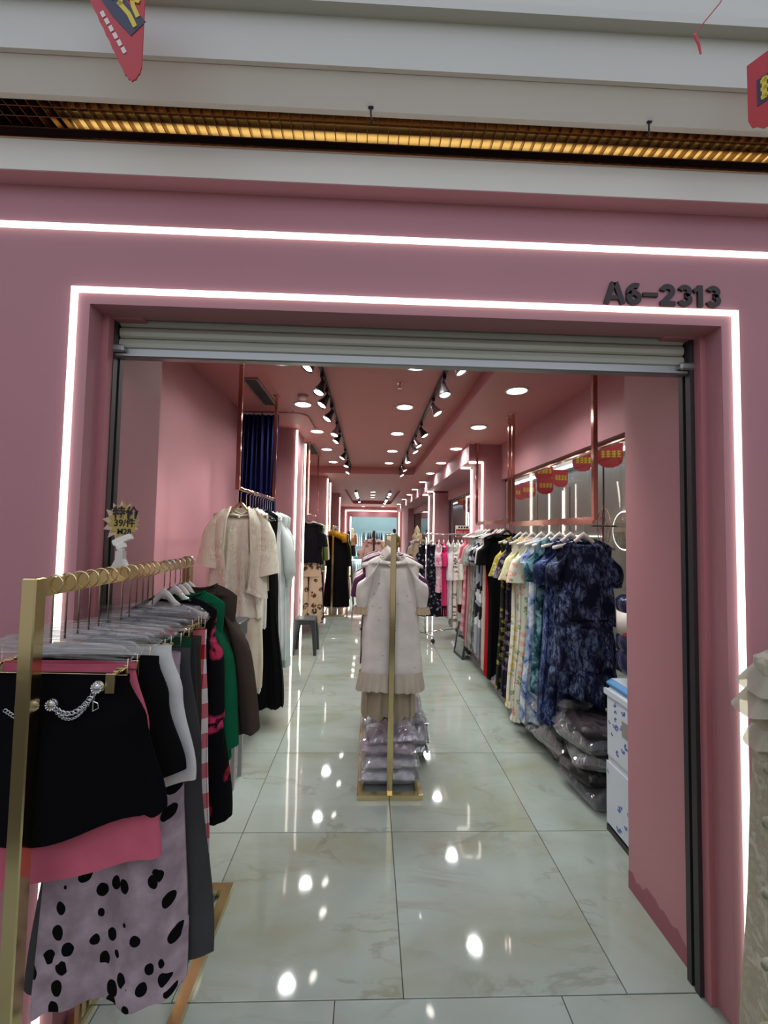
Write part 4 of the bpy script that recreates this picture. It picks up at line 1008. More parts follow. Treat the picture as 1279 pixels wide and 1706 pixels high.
MB().box(-.16, .07, -.035, .0, .60, .63).obj('ledge', bpy.data.materials['dark_easel_wood'], t)

# ---- centre brass rack (C)
floor_rack('narrow brass floor rack in the middle of the aisle', .152, 2.615, 3.62, 1.605, -.048, .352, 2.575, 3.66, flat=.04)
GC = 'hangers on the centre brass rack'
BLU = cloth((236, 228, 218), 'plain', rough=.6)
C = [(2.71, 'dress', 'off white short sleeved dress with pleated hem facing out on centre rack', None, .80, .195, .225, 'puff'),
     (2.80, 'dress', 'beige dress whose pleated skirt shows below the off white dress', cloth((188, 172, 146), 'plain', rough=.6), 1.06, .17, .19, None),
     (2.90, 'blouse', 'plum purple blouse behind the off white dress on centre rack', cloth((92, 50, 84), 'plain'), .75, .20, .20, 'short'),
     (3.00, 'blouse', 'white blouse behind the plum one on centre rack', cloth((214, 208, 204), 'plain'), .80, .20, .20, 'short'),
     (3.10, 'blouse', 'mauve pink blouse in the middle of the centre rack', cloth((186, 140, 160), 'plain'), .78, .20, .20, 'short'),
     (3.20, 'shirt', 'lilac striped shirt in the middle of the centre rack', cloth((176, 160, 182), 'stripe', (214, 205, 215)), .85, .20, .20, 'short'),
     (3.30, 'top', 'cream top toward the back of centre rack', cloth((216, 206, 186), 'plain'), .8, .205, .20, 'short'),
     (3.42, 'top', 'black edged navy top near the back of centre rack', cloth((26, 26, 38), 'plain'), .86, .205, .21, 'short'),
     (3.52, 'top', 'pale pink top last on the centre rack', cloth((205, 168, 172), 'plain'), .8, .205, .20, 'short')]
for i, (y, ct_, lb, mt_, L, sh, hm, sv) in enumerate(C):
    hanger('white', .152, y, 1.607, 'cream shaped hanger, %s from front on centre brass rack' % ORD[i], GC, drop=.115, wd=.40)
    zz = 1.468
    if i == 0:
        d = garment('dress', lb, 'dress', (.152, y, zz), BLU, .76, .178, .20, .19, 'puff', .25, (.062, .056), .22, scoop=.05, dep=.05, fold=.006, nf=5, seed=70,
                ruffle=[(.965, .115, .018, cloth((200, 188, 168), 'plain', rough=.6))])
        for k in range(16):
            rr_ = random.Random(k); x = rr_.uniform(-.16, .16); z = rr_.uniform(-.70, -.15)
            MB().lathe([(.001, .003), (.004, .0015), (.005, 0)], 8, (x, -.068, z), (0, -1, 0)).obj('bead', CHN, d)
        for s_ in (-1, 1):
            rg = []
            for k in range(4):
                u = k/3; rg.append([(s_*.197+(.046+.010*u)*math.cos(a)*(1+.05*math.sin(12*a)), .055*math.sin(a)*(1+.08*math.sin(12*a)), -.325-.045*u) for a in [2*PI*q/48 for q in range(48)]])
            loft(MB(), rg).obj('cuff_ruffle', cloth((196, 176, 146), 'plain', rough=.6), d, smooth=True)
    elif i == 1:
        garment('dress', lb, 'dress', (.152, y, zz), mt_, L, sh, .175, .16, None, fold=.026, nf=9, dep=.05, seed=71)
    else:
        garment(ct_, lb, ct_, (.152, y, zz), mt_, L, sh, hm, None, sv, .22, (.07, .065), .35, dep=.03, seed=70+i)

# bags of folded clothes piled on the centre rack base
def bag(label, loc, dx, dy, dz, mat, rz=0, film=True, seed=0, group=None, rx=0):
    t = thing('bagged_garment', label, 'garment bag', loc, rz, group, rot=(rx, 0, rz))
    def pillow(sc_, amp, nx=16, ny=14, sd=0):
        mb = MB(); top = []; bot = []
        for j in range(ny+1):
            for i in range(nx+1):
                u = -1+2*i/nx; v = -1+2*j/ny
                e = max(0, (1-u**6)*(1-v**6))**.5
                nz = noise.noise(Vector((u*2.4+sd, v*2.4, sd*1.7)))+.5*noise.noise(Vector((u*6, v*6+sd, sd)))
                x = dx/2*u*sc_; y = dy/2*v*sc_
                top.append((x+.006*nz, y+.006*nz, dz*.5+dz*.5*sc_*e*(1+amp*nz)))
                bot.append((x, y, dz*.5-dz*.5*min(1, sc_)*e))
        n = (nx+1)*(ny+1); fs = []
        for j in range(ny):
            for i in range(nx):
                a = j*(nx+1)+i; fs += [(a, a+1, a+nx+2, a+nx+1), (n+a, n+a+nx+1, n+a+nx+2, n+a+1)]
        mb.add(top+bot, fs)
        for i in range(nx): mb.f += [(i, n+i, n+i+1, i+1), (ny*(nx+1)+i, ny*(nx+1)+i+1, n+ny*(nx+1)+i+1, n+ny*(nx+1)+i)]; mb.mi += [0, 0]
        for j in range(ny): mb.f += [(j*(nx+1), (j+1)*(nx+1), n+(j+1)*(nx+1), n+j*(nx+1)), (j*(nx+1)+nx, n+j*(nx+1)+nx, n+(j+1)*(nx+1)+nx, (j+1)*(nx+1)+nx)]; mb.mi += [0, 0]
        return mb
    pillow(.93, .35, sd=seed).obj('folded_cloth', mat, t, smooth=True)
    if film: pillow(1.03, .8, 26, 24, sd=seed+5.3).obj('clear_film', FILM, t, smooth=False)
    return t
GB = [(.15, 2.79, .032, .37, .27, .085, (206, 202, 206), 0, 'white', 'bottom front'), (.16, 2.80, .108, .36, .27, .08, (186, 180, 186), .08, 'pale grey', 'second from bottom front'),
      (.15, 2.82, .180, .37, .25, .08, (176, 146, 160), -.10, 'dusty pink', 'third from bottom front'), (.17, 2.83, .252, .34, .25, .07, (190, 176, 186), .16, 'pale lilac', 'topmost front'),
      (.23, 3.12, .032, .42, .30, .10, (170, 164, 172), .05, 'grey', 'bottom middle'), (.245, 3.10, .124, .41, .30, .10, (150, 140, 152), -.07, 'mauve grey', 'second middle'),
      (.225, 3.13, .216, .41, .30, .10, (168, 160, 170), .10, 'silver grey', 'third middle'), (.20, 3.12, .308, .40, .29, .09, (130, 118, 134), -.1, 'slate', 'topmost middle'),
      (.15, 3.46, .032, .38, .28, .12, (180, 178, 184), 0, 'light grey', 'rear')]
for i, (x, y, z, dx, dy, dz, c1, rz, cn, nm) in enumerate(GB):
    b_ = bag('%s clothes in clear bag, %s of pile under the centre rack' % (cn, nm), (x, y, z), dx, dy, dz, cloth(c1, 'blotch', tuple(min(255, v+16) for v in c1), tuple(max(0, v-26) for v in c1), s=.8, rough=.4), rz, seed=i*1.3, group='bagged clothes under the centre rack')
    if 4 <= i < 7: MB().box(dx/2-.012, dx/2+.004, -dy/2*.8, dy/2*.8, .02, .035).obj('black_seam', BLACK, b_)

# ---- second centre rack, far along the aisle
floor_rack('dark metal rack with pink floral dresses farther along the aisle', .07, 6.9, 7.8, 1.63, -.13, .27, 6.86, 7.84, mat=pm('bronze_dark_metal', S(80, 66, 60), .3, .8))
FLR = cloth((206, 168, 158), 'floral', (130, 80, 70), (176, 120, 110), s=1.1, thr=.42)
for i, y in enumerate((7.0, 7.14, 7.28)):
    hanger('white', .07, y, 1.632, 'cream hanger, %s on the far aisle rack' % ORD[i], 'hangers on the far aisle rack', drop=.12, wd=.38)
    garment('dress', ['pink brown floral dress at front of the far aisle rack', 'second pink floral dress on the far aisle rack', 'third pink floral dress on the far aisle rack'][i], 'dress', (.07, y, 1.49),
            FLR, 1.05, .20, .25, None, 'puff', .24, (.075, .07), .3, seed=80+i)

# ---- right hanging rails (R1 near, R1b beyond)
XR = 1.43
hanging_rail('near rose gold hanging rail of printed dresses by the shop window', XR, 2.58, 4.09, 1.735, 2.84, flat=True)
hanging_rail('second rose gold hanging rail of dresses along the right wall', XR, 4.20, 5.50, 1.765, 2.84, flat=True)
R1 = [(2.72, 'navy crinkled tiered dress with short sleeves nearest on right rail', 'crinkle', (17, 19, 38), (112, 124, 150), (26, 31, 62), 1.06, .195, .215, 'puff'),
      (2.90, 'second navy crinkled dress with longer hem behind the nearest one', 'crinkle', (22, 26, 56), (120, 132, 158), (30, 44, 96), 1.28, .185, .23, 'puff'),
      (3.07, 'teal and blue floral dress on near right rail', 'blotch', (20, 34, 40), (34, 74, 84), (128, 160, 172), 1.14, .195, .22, 'puff'),
      (3.22, 'long blue and white watercolour dress below the teal one', 'blotch', (36, 62, 130), (150, 166, 196), (216, 216, 214), 1.42, .18, .235, 'cap'),
      (3.40, 'long pastel lavender and peach floral dress on near right rail', 'floral', (206, 204, 186), (214, 150, 140), (120, 146, 96), 1.46, .19, .235, 'bell'),
      (3.58, 'cream dress with yellow flowers and tiered ruffle sleeves', 'floral', (214, 208, 192), (206, 184, 92), (150, 156, 110), 1.42, .19, .22, 'bell'),
      (3.74, 'dark purple and grey floral long dress on near right rail', 'floral', (30, 24, 38), (120, 112, 118), (86, 66, 100), 1.43, .19, .22, 'bell'),
      (3.88, 'black dress with yellow flowers and yellow bell sleeve', 'floral', (30, 30, 24), (160, 142, 52), (104, 98, 60), 1.42, .19, .215, 'bell')]
GR1, GR2 = 'cream hangers on the near right rail', 'hangers on the second right rail'
for i, (y, lb, pt, c1, c2, c3, L, sh, hm, sv) in enumerate(R1):
    hanger('white', XR, y, 1.749, 'cream wide hanger, %s along the near right rail' % ORD[i], GR1, drop=.115, wd=.41)
    mt_ = cloth(c1, pt, c2, c3, s=1.0 if pt != 'floral' else 1.25, thr=.4)
    kw = {}
    if i == 0:
        d = garment('dress', lb, 'dress', (XR, y, 1.600), mt_, .56, .185, .205, .195, 'puff', .24, (.068, .06), .24, scoop=.07, dep=.055, fold=.014, nf=7, seed=90, rz=-.06)
        rg = [[(x*1.0, y_*1.25, z) for x, y_, z in r_] for r_ in body_mesh([(0, .165), (.10, .18), (.5, .19), (1, .21)], .34, -.50, .055, .014, 11, 91)]
        loft(MB(), rg).obj('skirt_tier', mt_, d, smooth=True)
        rg = [[(x*1.0, y_*1.3, z) for x, y_, z in r_] for r_ in body_mesh([(0, .20), (1, .235)], .24, -.80, .06, .018, 13, 92, skew=-.35)]
        loft(MB(), rg).obj('skirt_tier', mt_, d, smooth=True)
        MB().tube([(.19*math.cos(a), .075*math.sin(a), -.522) for a in [q*2*PI/40 for q in range(40)]], .007, 6, closed=True).obj('waist_tie', cloth((14, 14, 26), 'plain'), d, smooth=True)
        continue
    if sv == 'bell': kw = dict(sl=.30, sr=(.062, .115), sang=.22)
    elif sv == 'puff': kw = dict(sl=.25, sr=(.078, .065), sang=.28)
    else: kw = dict(sl=.12, sr=(.07, .07), sang=.3)
    if i in (5, 7): kw['slmat'] = cloth((206, 196, 150) if i == 5 else (170, 150, 62), 'floral', (220, 214, 190), (150, 140, 60), s=1.4)
    rf = [(.62, .30, .012, mt_)] if i in (2,) else ([(.985, .05, .01, mt_)] if i in (4, 5) else None)
    garment('dress', lb, 'dress', (XR, y, 1.600), mt_, L, sh, hm, .18, sv, neckw=.092, fold=.018, nf=9, dep=.045, seed=90+i*3, ruffle=rf, rz=random.uniform(-.1, .05), **kw)
R2 = [(4.28, 'long black dress with drooping short sleeves at front of second right rail', 'plain', (9, 9, 11), None, None, 1.50, .24, .19, 'short', 'black'),
      (4.39, 'long scarlet dress right behind the black one on second right rail', 'plain', (168, 22, 34), None, None, 1.50, .205, .20, 'short', 'white'),
      (4.48, 'long beige dress edged behind the scarlet one', 'plain', (196, 180, 164), None, None, 1.47, .20, .205, 'short', 'white'),
      (4.61, 'white dress with black geometric shapes on second right rail', 'geo', (196, 198, 200), (20, 20, 26), (120, 124, 132), 1.40, .20, .215, 'short', 'white'),
      (4.77, 'black and white brush print dress on second right rail', 'geo', (210, 212, 214), (30, 30, 40), (160, 164, 172), 1.38, .195, .21, 'short', 'black'),
      (4.91, 'smoky grey tie dye dress on second right rail', 'blotch', (70, 74, 72), (126, 130, 124), (170, 172, 166), 1.38, .195, .22, 'bell', 'white'),
      (5.05, 'sage grey long dress on second right rail', 'blotch', (110, 112, 104), (140, 142, 134), (160, 160, 150), 1.40, .19, .21, 'bell', 'white'),
      (5.18, 'dusty mauve long dress on second right rail', 'plain', (166, 128, 130), None, None, 1.42, .195, .21, 'bell', 'white'),
      (5.30, 'rose red long dress near the end of second right rail', 'plain', (170, 80, 90), None, None, 1.36, .195, .21, 'short', 'white'),
      (5.41, 'soft pink checked dress last on second right rail', 'gingham', (190, 120, 130), (200, 160, 165), (214, 200, 200), 1.30, .195, .21, 'short', 'white')]
for i, (y, lb, pt, c1, c2, c3, L, sh, hm, sv, hk) in enumerate(R2):
    hanger(hk, XR, y, 1.779, ('cream' if hk == 'white' else 'black velvet')+' hanger, %s along the second right rail' % ORD[i], GR2, drop=.115, wd=.41)
    kw = dict(sl=.26, sr=(.085, .09), sang=.22) if sv == 'short' else dict(sl=.32, sr=(.065, .11), sang=.2)
    garment('dress', lb, 'dress', (XR, y, 1.632), cloth(c1, pt, c2, c3, s=(9 if pt == 'gingham' else 1)), L, sh, hm, .185, sv, fold=.014, nf=7, dep=.045, seed=130+i*3, rz=random.uniform(-.08, .05), **kw)

# dark crumpled bags and folded clothes on the floor under the right rails
rr = random.Random(5)
DK = [(22, 22, 26), (34, 30, 28), (60, 56, 40), (28, 28, 34), (48, 40, 44), (18, 18, 20), (70, 66, 52), (40, 44, 40), (84, 74, 76), (110, 100, 98)]
DKN = ['black', 'dark brown', 'olive', 'charcoal', 'plum grey', 'jet black', 'khaki', 'dark green', 'taupe', 'greige']
PL = ['behind water cooler', 'under navy dress', 'under teal dress', 'under pastel dress', 'under dark floral dress', 'under black dress', 'under graphic dress', 'under grey dress', 'under mauve dress']
k = 0
for si in range(9):
    for lv in range((5, 5, 4, 3, 2, 2, 2, 2, 2)[si]):
        y = 2.62+.36*si; x = 1.50-.012*lv+rr.uniform(-.03, .05); dz = rr.uniform(.09, .13)
        bag('%s clothes in a glossy bag %s, %s' % (DKN[k % 10], PL[si], ['at floor level', 'second up', 'third up', 'fourth up', 'fifth up', 'sixth up', 'topmost'][lv]), (x, y+rr.uniform(-.03, .03), .004+.098*lv), .40-.012*lv+rr.uniform(-.02, .02), .36, dz,
            cloth(DK[k % 10] if si < 5 else tuple(min(255, v+50) for v in DK[k % 10]), 'blotch', tuple(min(255, v+26) for v in DK[k % 10]), tuple(max(0, v-10) for v in DK[k % 10]), s=1.6, rough=.4), rr.uniform(-.3, .3), film=(k % 3 != 1), rx=rr.uniform(-.08, .08), seed=k*2.1+40, group='bags under the right rails')
        k += 1

# ---- water cooler with bottle
t = thing('water_cooler', 'white water cooler with blue lid and floral decals beside right jamb', 'water cooler', (1.50, 2.17, 0))
CW = pm('white_cooler_plastic', S(196, 202, 210), .35)
DEC = pm('blue_floral_decal', S(74, 98, 168), .4)
CB = pm('blue_cooler_lid', S(42, 120, 176), .3)
MB().cbox((0, 0, .415), (.30, .33, .77), .025).obj('body', CW, t)
MB().box(-.158, -.149, -.135, .135, .42, .74).obj('door', CW, t)
MB().box(-.156, -.149, -.150, .150, .05, .38).obj('lower_panel', CW, t)
MB().box(-.166, -.150, -.155, .155, .745, .775).obj('front_ledge', CW, t)
mb = MB(); rq = random.Random(3)
for k in range(26):
    hi = k < 14
    cy, cz = rq.gauss(.06 if hi else -.06, .05), rq.gauss(.62 if hi else .16, .075 if hi else .05)
    cy = max(-.13, min(.13, cy)); xx = -.159 if cz > .42 else -.157
    cz = max(.08, min(.72, cz)) if not .36 < cz < .44 else .33
    a0 = rq.uniform(0, 6); r_ = rq.uniform(.005, .011)
    for q in range(4):
        a = a0+q*1.1
        mb.lathe([(.001, .0008), (r_*.7, 0)], 6, (xx, cy+r_*math.cos(a), cz+r_*math.sin(a)), (-1, 0, 0))
mb.obj('floral_decal', DEC, t)['kind'] = 'stuff'
MB().cbox((0, 0, .805), (.31, .335, .05), .02).obj('lid', CB, t)
MB().box(-.135, -.02, -.13, .13, .8305, .834).obj('lid_logo_panel', CW, t)
MB().box(-.151, .15, -.16, .16, 0, .03).obj('plinth', BLACK, t)
MB().box(-.1605, -.158, -.10, .0, .58, .66).obj('sticker', pm('grey_energy_sticker', S(140, 132, 132), .5), t)
MB().lathe([(.10, .83), (.10, .84), (.085, .86)], 20).obj('bottle_socket', CW, t, smooth=True)
t = thing('water_bottle', 'dark blue water bottle with white and red label upside down on cooler', 'bottle', (1.475, 2.19, .862))
DBL = pm('dark_blue_bottle', S(28, 36, 66), .15)
MB().lathe([(.03, -.02), (.03, 0), (.115, .035), (.130, .07), (.130, .13), (.122, .14), (.122, .16), (.130, .17), (.130, .22), (.122, .23), (.124, .37), (.130, .38), (.130, .42), (.11, .44), (.001, .445)], 28).obj('body', DBL, t, smooth=True)
MB().lathe([(.126, .24), (.1265, .36)], 28).obj('label', HANGW, t, smooth=True)
mb = MB(); vs = []
for i in range(13):
    a = math.radians(190+i*7); h_ = .25+.05*math.sin(i/12*PI*.5)
    vs += [(.1275*math.cos(a), .1275*math.sin(a), .242), (.1275*math.cos(a), .1275*math.sin(a), h_)]
mb.add(vs, [(2*i, 2*i+2, 2*i+3, 2*i+1) for i in range(12)]); mb.obj('label_swoosh', RED, t)
text_part('娃', .055, INK, t, (-.128*math.cos(.9), -.128*math.sin(.9), .29), rot=(PI/2, 0, -.67), ext=.0008, name='lettering')

# ---- grey plastic stools
def stool(label, loc, h, w0, w1, mat, rz=0):
    t = thing('stool', label, 'stool', loc, rz)
    MB().cbox((0, 0, h-.0125), (w0, w0, .025), .012).obj('seat', mat, t)
    for s_ in ((-1, 0), (1, 0), (0, -1), (0, 1)):
        mb = MB(); a = w0/2-.012
        if s_[0]: mb.box(s_[0]*a-.006, s_[0]*a+.006, -a, a, h-.075, h-.02)
        else: mb.box(-a, a, s_[1]*a-.006, s_[1]*a+.006, h-.075, h-.02)
        mb.obj('apron', mat, t)
    for sx in (-1, 1):
        for sy in (-1, 1):
            mb = MB(); vs = []
            for z, hw, c_ in ((0, .020, w1/2-.02), (h*.55, .024, (w0+w1)/4-.022), (h-.03, .034, w0/2-.036)):
                for dx, dy in ((-1, -1), (1, -1), (1, 1), (-1, 1)): vs.append((sx*c_+dx*hw, sy*c_+dy*hw, z))
            mb.add(vs, [(0, 1, 5, 4), (1, 2, 6, 5), (2, 3, 7, 6), (3, 0, 4, 7), (4, 5, 9, 8), (5, 6, 10, 9), (6, 7, 11, 10), (7, 4, 8, 11), (3, 2, 1, 0), (8, 9, 10, 11)])
            mb.obj('leg', mat, t)
    return t
stool('charcoal plastic stool standing in front of the first left pillar', (-.83, 5.62, 0), .46, .27, .33, DARKW)
tb = thing('side_table', 'small grey table edge showing behind the brown coat', 'table', (-.905, 2.76, 0))
MB().cbox((0, 0, 1.02), (.20, .20, .03), .006).obj('top', DARKW, tb)
MB().box(-.09, .09, -.09, .09, .93, 1.005).obj('apron', DARKW, tb)
for sx in (-1, 1):
    for sy in (-1, 1): MB().box(sx*.075-.012, sx*.075+.012, sy*.075-.012, sy*.075+.012, 0, .93).obj('leg', pm('pale_table_leg', S(150, 150, 148), .5), tb)

# ---- leaning floor mirror
t = thing('leaning_mirror', 'dark framed mirror board leaning on floor at end of right rail', 'mirror', (1.20, 5.50, 0), rot=(0, .16, .12))
mb = MB(); mb.box(-.012, .012, -.17, .17, 0, .035).box(-.012, .012, -.17, .17, .405, .43).box(-.012, .012, -.17, -.145, .035, .405).box(-.012, .012, .145, .17, .035, .405)
mb.obj('frame', DARKW, t)
MB().box(-.006, .006, -.145, .145, .035, .405).obj('glass', pm('mirror_glass', (.8, .82, .82), .04, 1), t)

# ---- chrome rolling rack (R2) across the right side
rx0, ry0, rx1, ry1 = .86, 6.28, 1.55, 6.62
ang = math.atan2(ry1-ry0, rx1-rx0); ln = math.hypot(rx1-rx0, ry1-ry0)
t = thing('rolling_rack', 'chrome rolling rack of mixed dresses past the right rails', 'clothes rack', (rx0, ry0, 0), ang)
for x in (0, ln):
    MB().tube([(x, 0, .10), (x, 0, 1.60)], .014, 10).obj('post', CHROME, t, smooth=True)
    MB().tube([(x, -.22, .10), (x, 0, .10), (x, .22, .10)], .013, 8).obj('foot_bar', CHROME, t, smooth=True)
    for s_ in (-1, 1):
        MB().tube([(x, s_*.21, .10), (x, s_*.21, .065)], .010, 8).obj('caster_stem', CHROME, t)
        MB().lathe([(.008, -.012), (.034, -.010), (.034, .010), (.008, .012)], 16, (x, s_*.21, .034), (1, 0, 0)).obj('wheel', BLACK, t, smooth=False)
MB().tube([(-.03, 0, 1.60), (ln+.03, 0, 1.60)], .013, 10).obj('rail', CHROME, t, smooth=True)
MB().tube([(0, 0, .115), (ln, 0, .115)], .010, 8).obj('lower_bar', CHROME, t, smooth=True)
RR = [('black dress with small white flowers facing out on chrome rack', 'floral', (16, 18, 26), (140, 142, 156), (70, 74, 92), 1.12, .20, .215, 'cap', -ang),
      ('pink and white print blouse on chrome rack', 'floral', (206, 170, 180), (190, 80, 120), (225, 215, 215), .75, .18, .19, 'short', .9),
      ('hot pink dress with black hem on chrome rack', 'plain', (200, 52, 110), None, None, 1.10, .17, .19, 'short', 1.0),
      ('white shirt dress on chrome rack beside hot pink dress', 'plain', (206, 206, 208), None, None, 1.15, .17, .18, 'long', 1.05),
      ('black and white leaf print dress on chrome rack', 'floral', (206, 204, 196), (26, 26, 30), (70, 70, 70), 1.30, .18, .20, 'long', 1.05),
      ('pale green white blouse on chrome rack', 'plain', (200, 206, 194), None, None, .95, .18, .19, 'long', 1.1),
      ('dark red dress last on chrome rack by the red sign', 'plain', (120, 40, 52), None, None, 1.10, .18, .2, 'short', 1.1)]
ks = [.10, .24, .33, .42, .52, .61, .69]
for i, (lb, pt, c1, c2, c3, L, sh, hm, sv, dr) in enumerate(RR):
    px = rx0+ks[i]*math.cos(ang); py = ry0+ks[i]*math.sin(ang)
    hanger('white', px, py, 1.614, 'white hanger, %s from the aisle end of chrome rack' % ORD[i], 'hangers on the chrome rack', drop=.115, wd=.38, rz=ang+dr)
    garment('dress' if L > 1 else 'top', lb, 'dress' if L > 1 else 'top', (px, py, 1.475), cloth(c1, pt, c2, c3, s=1.5), L, sh, hm, None, sv, .28 if sv != 'long' else .5, (.06, .06), .15, rz=ang+dr, dep=.04, scoop=.15 if i == 0 else .06, seed=170+i,
            ruffle=[(.86, .16, .0, cloth((12, 10, 14), 'plain'))] if i == 2 else None)
t = thing('sale_sign', 'red and white promotional sign standing above the chrome rack', 'sign', (1.60, 7.05, 1.0))
MB().box(-.006, .006, -.006, .006, -1.0, .56).obj('stand', CHROME, t)
MB().cbox((0, 0, -.995), (.22, .16, .01), .003).obj('stand_base', CHROME, t)
MB().box(-.135, .135, -.014, -.006, .555, .75).obj('board', WHITE, t)
MB().box(-.125, .125, -.0165, -.0142, .56, .69).obj('red_panel', RED, t)
mb = MB()
for q in range(4): mb.box(-.085+.045*q, -.055+.045*q, -.0165, -.0142, .705, .735)
mb.obj('dark_print', INK, t)
text_part('特价专区', .056, HANGW, t, (0, -.0168, .612), ext=.0006, name='lettering')
mb = MB(); mb.box(-.05, .05, -.018, -.0168, .582, .588); mb.obj('white_print', HANGW, t)

# ---- far right rack and mannequin torso near the far wall
floor_rack('brass rack with white and grey tops far along the right side', 1.10, 8.9, 9.7, 1.60, .92, 1.28, 8.86, 9.74)
for i, (y, lb, c1, L) in enumerate(((9.0, 'tan top at front of far right brass rack', (176, 150, 128), .8), (9.12, 'white top on far right brass rack', (206, 204, 206), .85), (9.25, 'lavender white top on far right brass rack', (190, 186, 206), .85), (9.4, 'navy top on far right brass rack', (30, 34, 56), .9))):
    hanger('white', 1.10, y, 1.602, 'white hanger, %s on far right brass rack' % ORD[i], 'hangers on the far right brass rack', drop=.115, wd=.38)
    garment('top', lb, 'top', (1.10, y, 1.465), cloth(c1, 'plain'), L, .19, .2, None, 'short', .25, (.07, .07), .25, seed=190+i, dep=.03)
SKIN = pm('cream_mannequin', S(206, 190, 150), .4)
def mannequin(label, loc, top_mat, bot_mat, L1=.62, L2=.62, h=1.50, rz=0, head=False, sleeve='long'):
    t = thing('mannequin', label, 'mannequin', loc, rz)
    MB().lathe([(.15, 0), (.15, .008), (.012, .014), (.012, h-L1-.1), (.012, h-.3)], 20).obj('stand', STEEL, t)
    prof = [(.06, .20), (.085, .19), (.10, .14), (.08, .08), (.10, -.02)]
    MB().lathe([(.11, h-.55), (.13, h-.45), (.15, h-.25), (.155, h-.12), (.10, h-.04), (.048, h), (.045, h+.06), (.001, h+.065)], 22).obj('torso', SKIN, t, smooth=True)
    if head: MB().lathe([(.04, h+.04), (.06, h+.09), (.075, h+.16), (.06, h+.23), (.001, h+.26)], 18).obj('head', SKIN if head == 1 else BLACK, t, smooth=True)
    top = []
    for r_ in body_mesh([(0, .19), (.3, .18), (.7, .165), (1, .20)], L1, h-.04, .11, .012, 6, 3, n=40): top.append(r_)
    sh = [[(x*f, y*f, h-.0-.04*i/2+(.02 if i == 0 else 0)) for x, y, z in top[0]] for i, f in enumerate((.38, .75, .95))]
    loft(MB(), sh+top).obj('top', top_mat, t, smooth=True)
    loft(MB(), body_mesh([(0, .16), (1, .23)], L2, h-L1+.02, .10, .018, 7, 5, n=40)).obj('skirt', bot_mat, t, smooth=True)
    for s_ in (-1, 1):
        MB().tube([(s_*.16, 0, h-.07), (s_*.215, 0, h-.22), (s_*.235, -.01, h-.42), (s_*.235, -.04, h-.60)], [.055, .055, .052, .05], 12).obj('sleeve', top_mat, t, smooth=True)
    return t
mannequin('mannequin in yellow olive print blouse by right side of far doorway', (1.12, 18.9, 0), cloth((150, 144, 70), 'floral', (90, 90, 40), (190, 180, 120)), cloth((150, 144, 70), 'floral', (90, 90, 40), (190, 180, 120)), head=2)
mannequin('mannequin in brown print top and black skirt inside the blue shop doorway', (-.95, 22.2, 0), cloth((150, 112, 84), 'floral', (90, 60, 50), (190, 160, 130)), cloth((14, 14, 18)), h=1.5, head=1)
mannequin('mannequin in dark teal outfit inside the blue shop beside pale wall', (-1.2, 25.6, 0), cloth((24, 60, 66)), cloth((20, 40, 50)), h=1.55, head=2)
t = thing('display_bust', 'cream and gold ornamental bust above the far right rack', 'ornament', (1.18, 10.3, 0))
MB().cbox((0, 0, .70), (.30, .30, 1.40), .01).obj('plinth', PINKT, t)
MB().lathe([(.10, 1.40), (.12, 1.44), (.13, 1.52), (.09, 1.58), (.06, 1.60), (.075, 1.66), (.05, 1.72), (.001, 1.80)], 18).obj('bust', SKIN, t, smooth=True)
# blue shop garments
floor_rack('long rail of dark striped clothes across the blue shop', -1.1, 26.6, 27.4, 1.58, -1.3, -.9, 26.5, 27.5, mat=CHROME)
FN = ['black', 'white', 'navy', 'pale grey', 'charcoal', 'ice blue', 'black striped', 'slate', 'teal grey', 'jet black', 'silver grey', 'midnight blue']
t = thing('wall_rail', 'straight chrome rail on the back wall of the blue shop', 'clothes rail', (-1.1, 28.9, 1.62))
MB().tube([(-.5, 0, 0), (3.6, 0, 0)], .015, 8).obj('rail', CHROME, t, smooth=True)
for x in (-.4, 1.6, 3.5): MB().box(x-.01, x+.01, 0, .6, -.01, .01).obj('bracket', CHROME, t)
FC = [(16, 18, 22), (196, 200, 204), (24, 30, 50), (170, 176, 182), (40, 42, 46), (176, 200, 210), (24, 24, 26), (80, 90, 100), (60, 90, 96), (10, 10, 12), (150, 156, 160), (20, 24, 44)]
for i in range(24):
    x = -1.05+.155*i; ci = (i*5) % 12
    hanger('gold', x, 28.9, 1.636, 'thin hanger, %s from left on back rail of the blue shop' % (ORD[i] if 0 < i < 20 else ('leftmost' if i == 0 else '%dth' % (i+1))), 'hangers in the blue shop', drop=.12, wd=.36, rz=PI/2)
    garment('dress', '%s garment, %s from left on back rail of blue shop' % (FN[ci], ORD[i] if 0 < i < 20 else ('leftmost' if i == 0 else '%dth' % (i+1))), 'garment', (x, 28.9, 1.505), cloth(FC[ci]), .95, .19, .2, None, None, rz=PI/2, seed=200+i, dep=.045)
for i in range(6):
    bag('pile of folded teal clothes on floor of blue shop, %s' % ORD[i], (-.75+.25*(i % 3), 24.2+.9*(i//3), 0), .42, .5, .28, cloth((40, 70, 76), 'blotch', (90, 120, 124), (20, 30, 36)), .3*i, film=False, seed=80+i, group='clothes piles in the blue shop')

